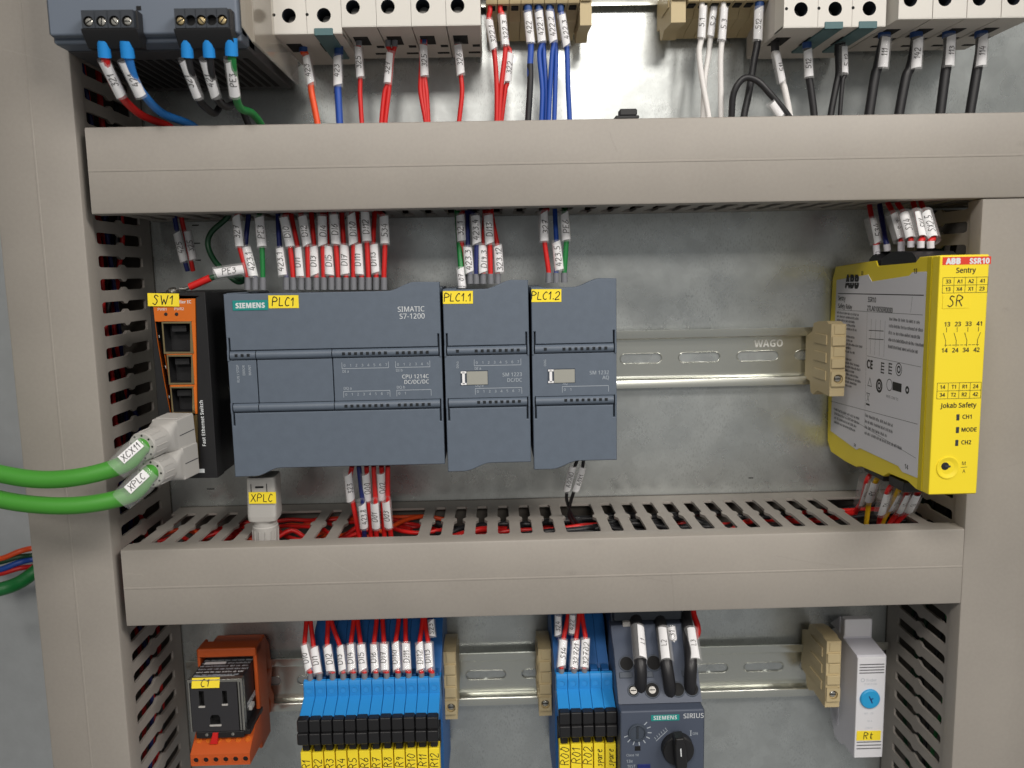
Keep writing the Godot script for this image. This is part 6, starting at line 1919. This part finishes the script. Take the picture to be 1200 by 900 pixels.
	w("blue wires under the beige terminals", "blue wire with slip 422.1, first of the crossing blue pair", "blue", 1.3, [164.3, 195.6, 43, 164.3, 191.3, 43, 164.3, 191.3, 43, 165.7, 176, 43, 164.3, 168.9, 43, 165.6, 151.3, 43, 164.9, 134.8, 43, 164.8, 128.1, 43], [165.7, 175.6, 44.5, 164.2, 190.8, 44.5], "422.1", [164.3, 195.6, 43, 164.3, 191.3, 43], "ferrule_navy", 2.45)
	w("blue wires under the beige terminals", "plain blue wire, second of the crossing blue pair", "blue", 1.3, [165.6, 196.2, 41, 165.5, 191.8, 41, 165.5, 191.8, 41, 166.6, 176.5, 41, 166.9, 169.4, 41, 167.8, 151.7, 41, 167.3, 135.1, 41, 167.2, 128.4, 41], [], "", [], "", 2.45)
	w("blue wires under the beige terminals", "blue wire with slip 422.2 next to the crossing pair", "blue", 1.3, [170.1, 195.5, 43, 170.1, 191.2, 43, 170.2, 191.2, 43, 172, 175.9, 43, 171.1, 168.8, 43, 169.8, 151.2, 43, 168.8, 134.8, 43, 168.7, 128, 43], [171.9, 175.6, 44.5, 170.1, 190.7, 44.5], "422.2", [170.1, 195.5, 43, 170.1, 191.2, 43], "ferrule_navy", 2.45)
	w("blue wires under the beige terminals", "plain blue wire beside the 422.2 wire", "blue", 1.3, [171.4, 196.1, 41, 171.3, 191.8, 41, 171.6, 191.7, 41, 173, 176.4, 41, 173.4, 169.3, 41, 172.7, 151.6, 41, 172, 135, 41, 171.9, 128.3, 41], [], "", [], "", 2.45)
	w("blue wires under the beige terminals", "blue wire with slip 422.3 standing apart at the bright panel", "blue", 1.35, [176, 195.4, 43, 176, 191.1, 43, 176.6, 189.5, 43, 179, 174, 43, 179.5, 153.3, 43, 180.2, 134.6, 43, 180.1, 127.8, 43], [178.9, 173.6, 44.5, 176.5, 189, 44.5], "422.3", [176, 195.4, 43, 176, 191.1, 43], "ferrule_navy", 2.45)
	w("white wires under the beige terminals", "white wire bending outward under its slip 5.1", "white", 1.5, [251.6, 195.3, 43, 251.7, 189.6, 43, 252.3, 192, 43, 251.5, 176.9, 43, 250.4, 169.9, 43, 251.6, 158.1, 43, 256, 135, 43, 256.1, 126, 43], [251.1, 176.5, 44.5, 251.9, 191.6, 44.5], "5.1", [], "", 2.4)
	w("white wires under the beige terminals", "white wire crossing behind its neighbour, slip 5.2", "white", 1.5, [259, 196.8, 38, 259.1, 190.9, 38, 259.3, 194.3, 38, 257.7, 178.7, 38, 256.6, 168.1, 38, 254.8, 156.2, 38, 254.1, 135.9, 38, 254.2, 126.8, 38], [257.3, 178.3, 39.5, 259, 193.8, 39.5], "5.2", [], "", 2.4)
	w("white wires under the beige terminals", "straight white wire with slip 5.3", "white", 1.5, [263.1, 194.8, 43, 263.2, 189, 43, 263.6, 191.6, 43, 262.6, 175.6, 43, 262, 163.9, 43, 262.8, 135.4, 43, 263, 126.4, 43], [262.2, 175.2, 44.5, 263.2, 191.1, 44.5], "5.3", [], "", 2.4)
	w("black wires hanging from the top row", "black wire with slip 512 behind a small looped cable", "black", 1.9, [282.5, 195.4, 43, 282.6, 189.6, 43, 282.2, 191.3, 43, 281.9, 175.3, 43, 280, 163.6, 43, 277.5, 147.4, 43, 275.1, 135.2, 43, 275.3, 126.2, 43], [281.5, 174.9, 44.5, 281.8, 190.9, 44.5], "512", [282.5, 195.4, 43, 282.6, 189.6, 43], "ferrule_navy", 2.3)
	w("black wires hanging from the top row", "thin black cable looping in an arch over the trunking", "black", 1.75, [267.4, 126.1, 46, 267, 135.5, 48, 267.5, 146.8, 50, 272.4, 153.7, 51, 279.3, 152.2, 52, 287, 144.7, 52, 297.1, 134.2, 50, 304.7, 125.5, 46], [292.3, 133.9, 52, 286.8, 140.5, 53], "", [], "", 2.2)
	w("black wires hanging from the top row", "white wire with black ferrule and slip 511 under the three-pole breaker", "white", 1.7, [290.7, 173.9, 45, 290.8, 168.8, 45, 291.6, 167.4, 45, 295, 153.4, 45, 296.7, 148.2, 45, 299.8, 134, 45, 300.1, 125, 45], [294.5, 153, 46.5, 291.1, 167, 46.5], "511", [290.7, 173.9, 45, 290.8, 168.8, 45], "ferrule_black", 2.3)
	w("black wires hanging from the top row", "short black wire with slip 512 under the middle pole", "black", 1.9, [307.9, 173, 45, 308, 169.8, 45, 308.5, 169, 45, 309.5, 155.3, 45, 310.6, 149.4, 45, 312.9, 134.8, 45, 313.1, 125.8, 45], [308.9, 155, 46.5, 307.9, 168.7, 46.5], "512", [307.9, 173, 45, 308, 169.8, 45], "ferrule_navy", 2.3)
	w("black wires hanging from the top row", "thick bare black wire under the third pole", "black", 1.75, [324.6, 172, 45, 324.7, 166.2, 45, 324.8, 168.4, 45, 325.5, 157.3, 45, 324.5, 150.7, 45, 321.9, 134.7, 45, 322.2, 125.7, 45], [], "", [], "", 2.45)
	w("black wires hanging from the top row", "thin black wire with slip 5.12 under the third pole", "black", 1.15, [326.8, 172.2, 47, 327, 166.4, 47, 327.3, 170, 47, 328.1, 156.4, 47, 327, 151.7, 47, 326.1, 134.3, 47, 326.3, 125.3, 47], [327.5, 156.1, 48.5, 326.7, 169.6, 48.5], "5.12", [], "", 2.3)
	w("black wires hanging from the top row", "thick black wire with slip 111 under a breaker, nearest the three-pole breaker", "black", 2.6, [349.7, 179.7, 45, 349.6, 174.6, 45, 348, 167.3, 45, 346.6, 159.5, 45, 345.4, 154.8, 45, 342.9, 134.8, 45, 342, 125.8, 45], [348, 158.8, 48, 349.4, 174.2, 48], "111", [349.6, 180, 45, 349.7, 175, 45], "ferrule_navy", 2.5)
	w("black wires hanging from the top row", "thick black wire with slip 142 under a breaker, second of the row", "black", 2.6, [366.9, 179.5, 45, 366.8, 174.3, 45, 366, 166.5, 45, 364.4, 159, 45, 362.3, 153.8, 45, 359.3, 135, 45, 358.4, 126, 45], [366.1, 158.3, 48, 366.6, 173.3, 48], "142", [366.9, 179.7, 45, 367, 174.8, 45], "ferrule_navy", 2.5)
	w("black wires hanging from the top row", "thick black wire with slip 113 under a breaker, third of the row", "black", 2.6, [384.5, 179.2, 45, 384.5, 174.1, 45, 385, 167.6, 45, 384.2, 159.9, 45, 383.6, 154.3, 45, 381.9, 134.9, 45, 381.1, 125.9, 45], [383.9, 159.2, 48, 384, 174.5, 48], "113", [384.5, 179.5, 45, 384.6, 174.5, 45], "ferrule_navy", 2.5)
	w("black wires hanging from the top row", "thick black wire with slip 114 under a breaker, at the far end", "black", 2.6, [402.1, 179, 45, 402.1, 173.9, 45, 402.2, 167.3, 45, 401.3, 159.6, 45, 400.7, 154.7, 45, 398.3, 135, 45, 397.6, 126, 45], [401.2, 158.9, 48, 401.6, 174.2, 48], "114", [402.1, 179.3, 45, 402.2, 174.3, 45], "ferrule_navy", 2.5)
	w("slipped wires hanging beside the upright trunking", "blue wire with pale slip hanging in the corner above the switch", "navy", 1.3, [-35.4, 58.3, 30, -36.5, 66.7, 32, -37.9, 78.4, 34, -39, 87.2, 34, -39, 95.9, 34], [-36.1, 63.7, 33, -38.2, 79.5, 35], "425", [], "", 2.4)
	w("slipped wires hanging beside the upright trunking", "red wire with pale slip hanging in the corner above the switch", "red", 1.3, [-33.1, 58.3, 28, -33.6, 66.6, 30, -35.4, 78.5, 30, -36.7, 87.4, 30, -36.3, 96.2, 30], [-32, 64.8, 30, -33.7, 80.2, 31], "325", [], "", 2.4)
	w("earth wire of the switch", "green earth wire curling to a red lug on the switch, slip PE3", "dark_green", 1.5, [-3.3, 89.6, 48, -6.4, 85.7, 48, -14.9, 78.5, 48, -17.1, 71.7, 48, -13.6, 63.6, 50, -6.4, 56.6, 54, -0.4, 52, 56, 3.6, 52.5, 58, 2.7, 54.8, 62, -2.7, 55.7, 66, -8.8, 54.5, 68, -15.6, 52.2, 68], [-7.3, 56.5, 69, 5.7, 58.4, 64], "PE3", [-20.9, 49.8, 69, -10.2, 54.2, 69], "red", 2.8)
	w("thin wires passing behind the upright trunking", "orange-red wire uppermost behind the upright trunking", "orange_red", 1.7, [-186.8, -116.4, 10, -167.8, -113.3, 12, -156.9, -109.6, 10, -150.2, -108.9, 6, -136.4, -108.3, 4], [], "", [], "", 2.3)
	w("thin wires passing behind the upright trunking", "dark green wire under the orange-red one, behind the upright trunking", "dark_green", 1.5, [-187, -118.4, 10, -168, -115.4, 12, -157.2, -112.9, 10, -150.6, -113.4, 6, -136.8, -112.8, 4], [], "", [], "", 2.3)
	w("thin wires passing behind the upright trunking", "blue wire in the middle behind the upright trunking", "blue", 1.9, [-187.5, -123.1, 10, -168.5, -120.1, 12, -157.6, -116.5, 10, -150.9, -115.9, 6, -137, -115.3, 4], [], "", [], "", 2.3)
	w("thin wires passing behind the upright trunking", "red wire lowest of the thin ones behind the upright trunking", "red", 1.6, [-187.8, -125.8, 10, -168.7, -122.7, 12, -157.9, -120.2, 10, -151.3, -120.7, 6, -137.5, -120.1, 4], [], "", [], "", 2.3)
	w("thin wires passing behind the upright trunking", "thick green cable drooping behind the upright trunking", "green", 4.2, [-184.4, -132.9, 20, -164.8, -129.6, 20, -156.4, -127.8, 14, -149.5, -123.1, 8, -138.4, -114.1, 5], [], "", [], "", 2.3)

# wires lying loose inside the trunking, seen through the slots: nobody could count them
func jumble(called: String, label: String, col: Array, a: Vector3, b: Vector3, along: int, n: int, r0: float, sd: int) -> void:
	rng.seed = sd
	var mb := MB.new()
	for i in n:
		var p := PackedVector3Array()
		var y := Vector3(rng.randf(), rng.randf(), rng.randf())
		var from := rng.randf_range(0.0, 0.25) if i % 3 == 0 else 0.0
		var to := rng.randf_range(0.7, 1.0) if i % 4 == 0 else 1.0
		var steps := 14
		for k in steps + 1:
			var f := lerpf(from, to, float(k) / steps)
			y = (y + Vector3(rng.randf_range(-0.22, 0.22), rng.randf_range(-0.22, 0.22), rng.randf_range(-0.22, 0.22))).clamp(Vector3.ZERO, Vector3.ONE)
			var q := Vector3(lerpf(a.x, b.x, y.x), lerpf(a.y, b.y, y.y), lerpf(a.z, b.z, y.z))
			q[along] = lerpf(a[along], b[along], f)
			p.append(q)
		mb.tube(M(col[i % col.size()]), smooth(p, 4), r0 * rng.randf_range(0.85, 1.2), 7)
	var o := single(called, mb, (a + b) * 0.5)
	o.set_meta("kind", "stuff")
	o.set_meta("label", label)
	o.set_meta("category", "wires")

func loose_wiring() -> void:
	jumble("loose_wiring", "bundle of red wires lying in the lower trunking under the wide controller", ["red", "red", "orange_red", "red"], Vector3(-62, -116, 16), Vector3(104, -92, 74), 0, 26, 1.3, 21)
	jumble("loose_wiring", "black and red wires lying in the lower trunking under the narrow modules", ["black", "black", "black", "red", "black", "black"], Vector3(100, -117, 14), Vector3(384, -93, 72), 0, 26, 1.9, 22)
	jumble("loose_wiring", "red wires showing through the slots of the lower trunking near the yellow relay", ["black", "red", "black"], Vector3(110, -104, 16), Vector3(384, -92, 40), 0, 6, 1.3, 23)
	jumble("loose_wiring", "dark red wires packed inside the upright trunking by the switch", ["red", "red", "navy", "red", "black"], Vector3(-98, -270, 16), Vector3(-74, 240, 62), 1, 13, 1.3, 24)
	jumble("loose_wiring", "green and black wires inside the upright trunking by the thermostat", ["black", "dark_green", "black", "green"], Vector3(393, -290, 16), Vector3(416, 70, 60), 1, 8, 1.4, 25)
	jumble("loose_wiring", "red and black wires resting in the upper trunking above the controllers", ["red", "black", "red"], Vector3(-60, 95, 18), Vector3(420, 116, 66), 0, 9, 1.3, 26)
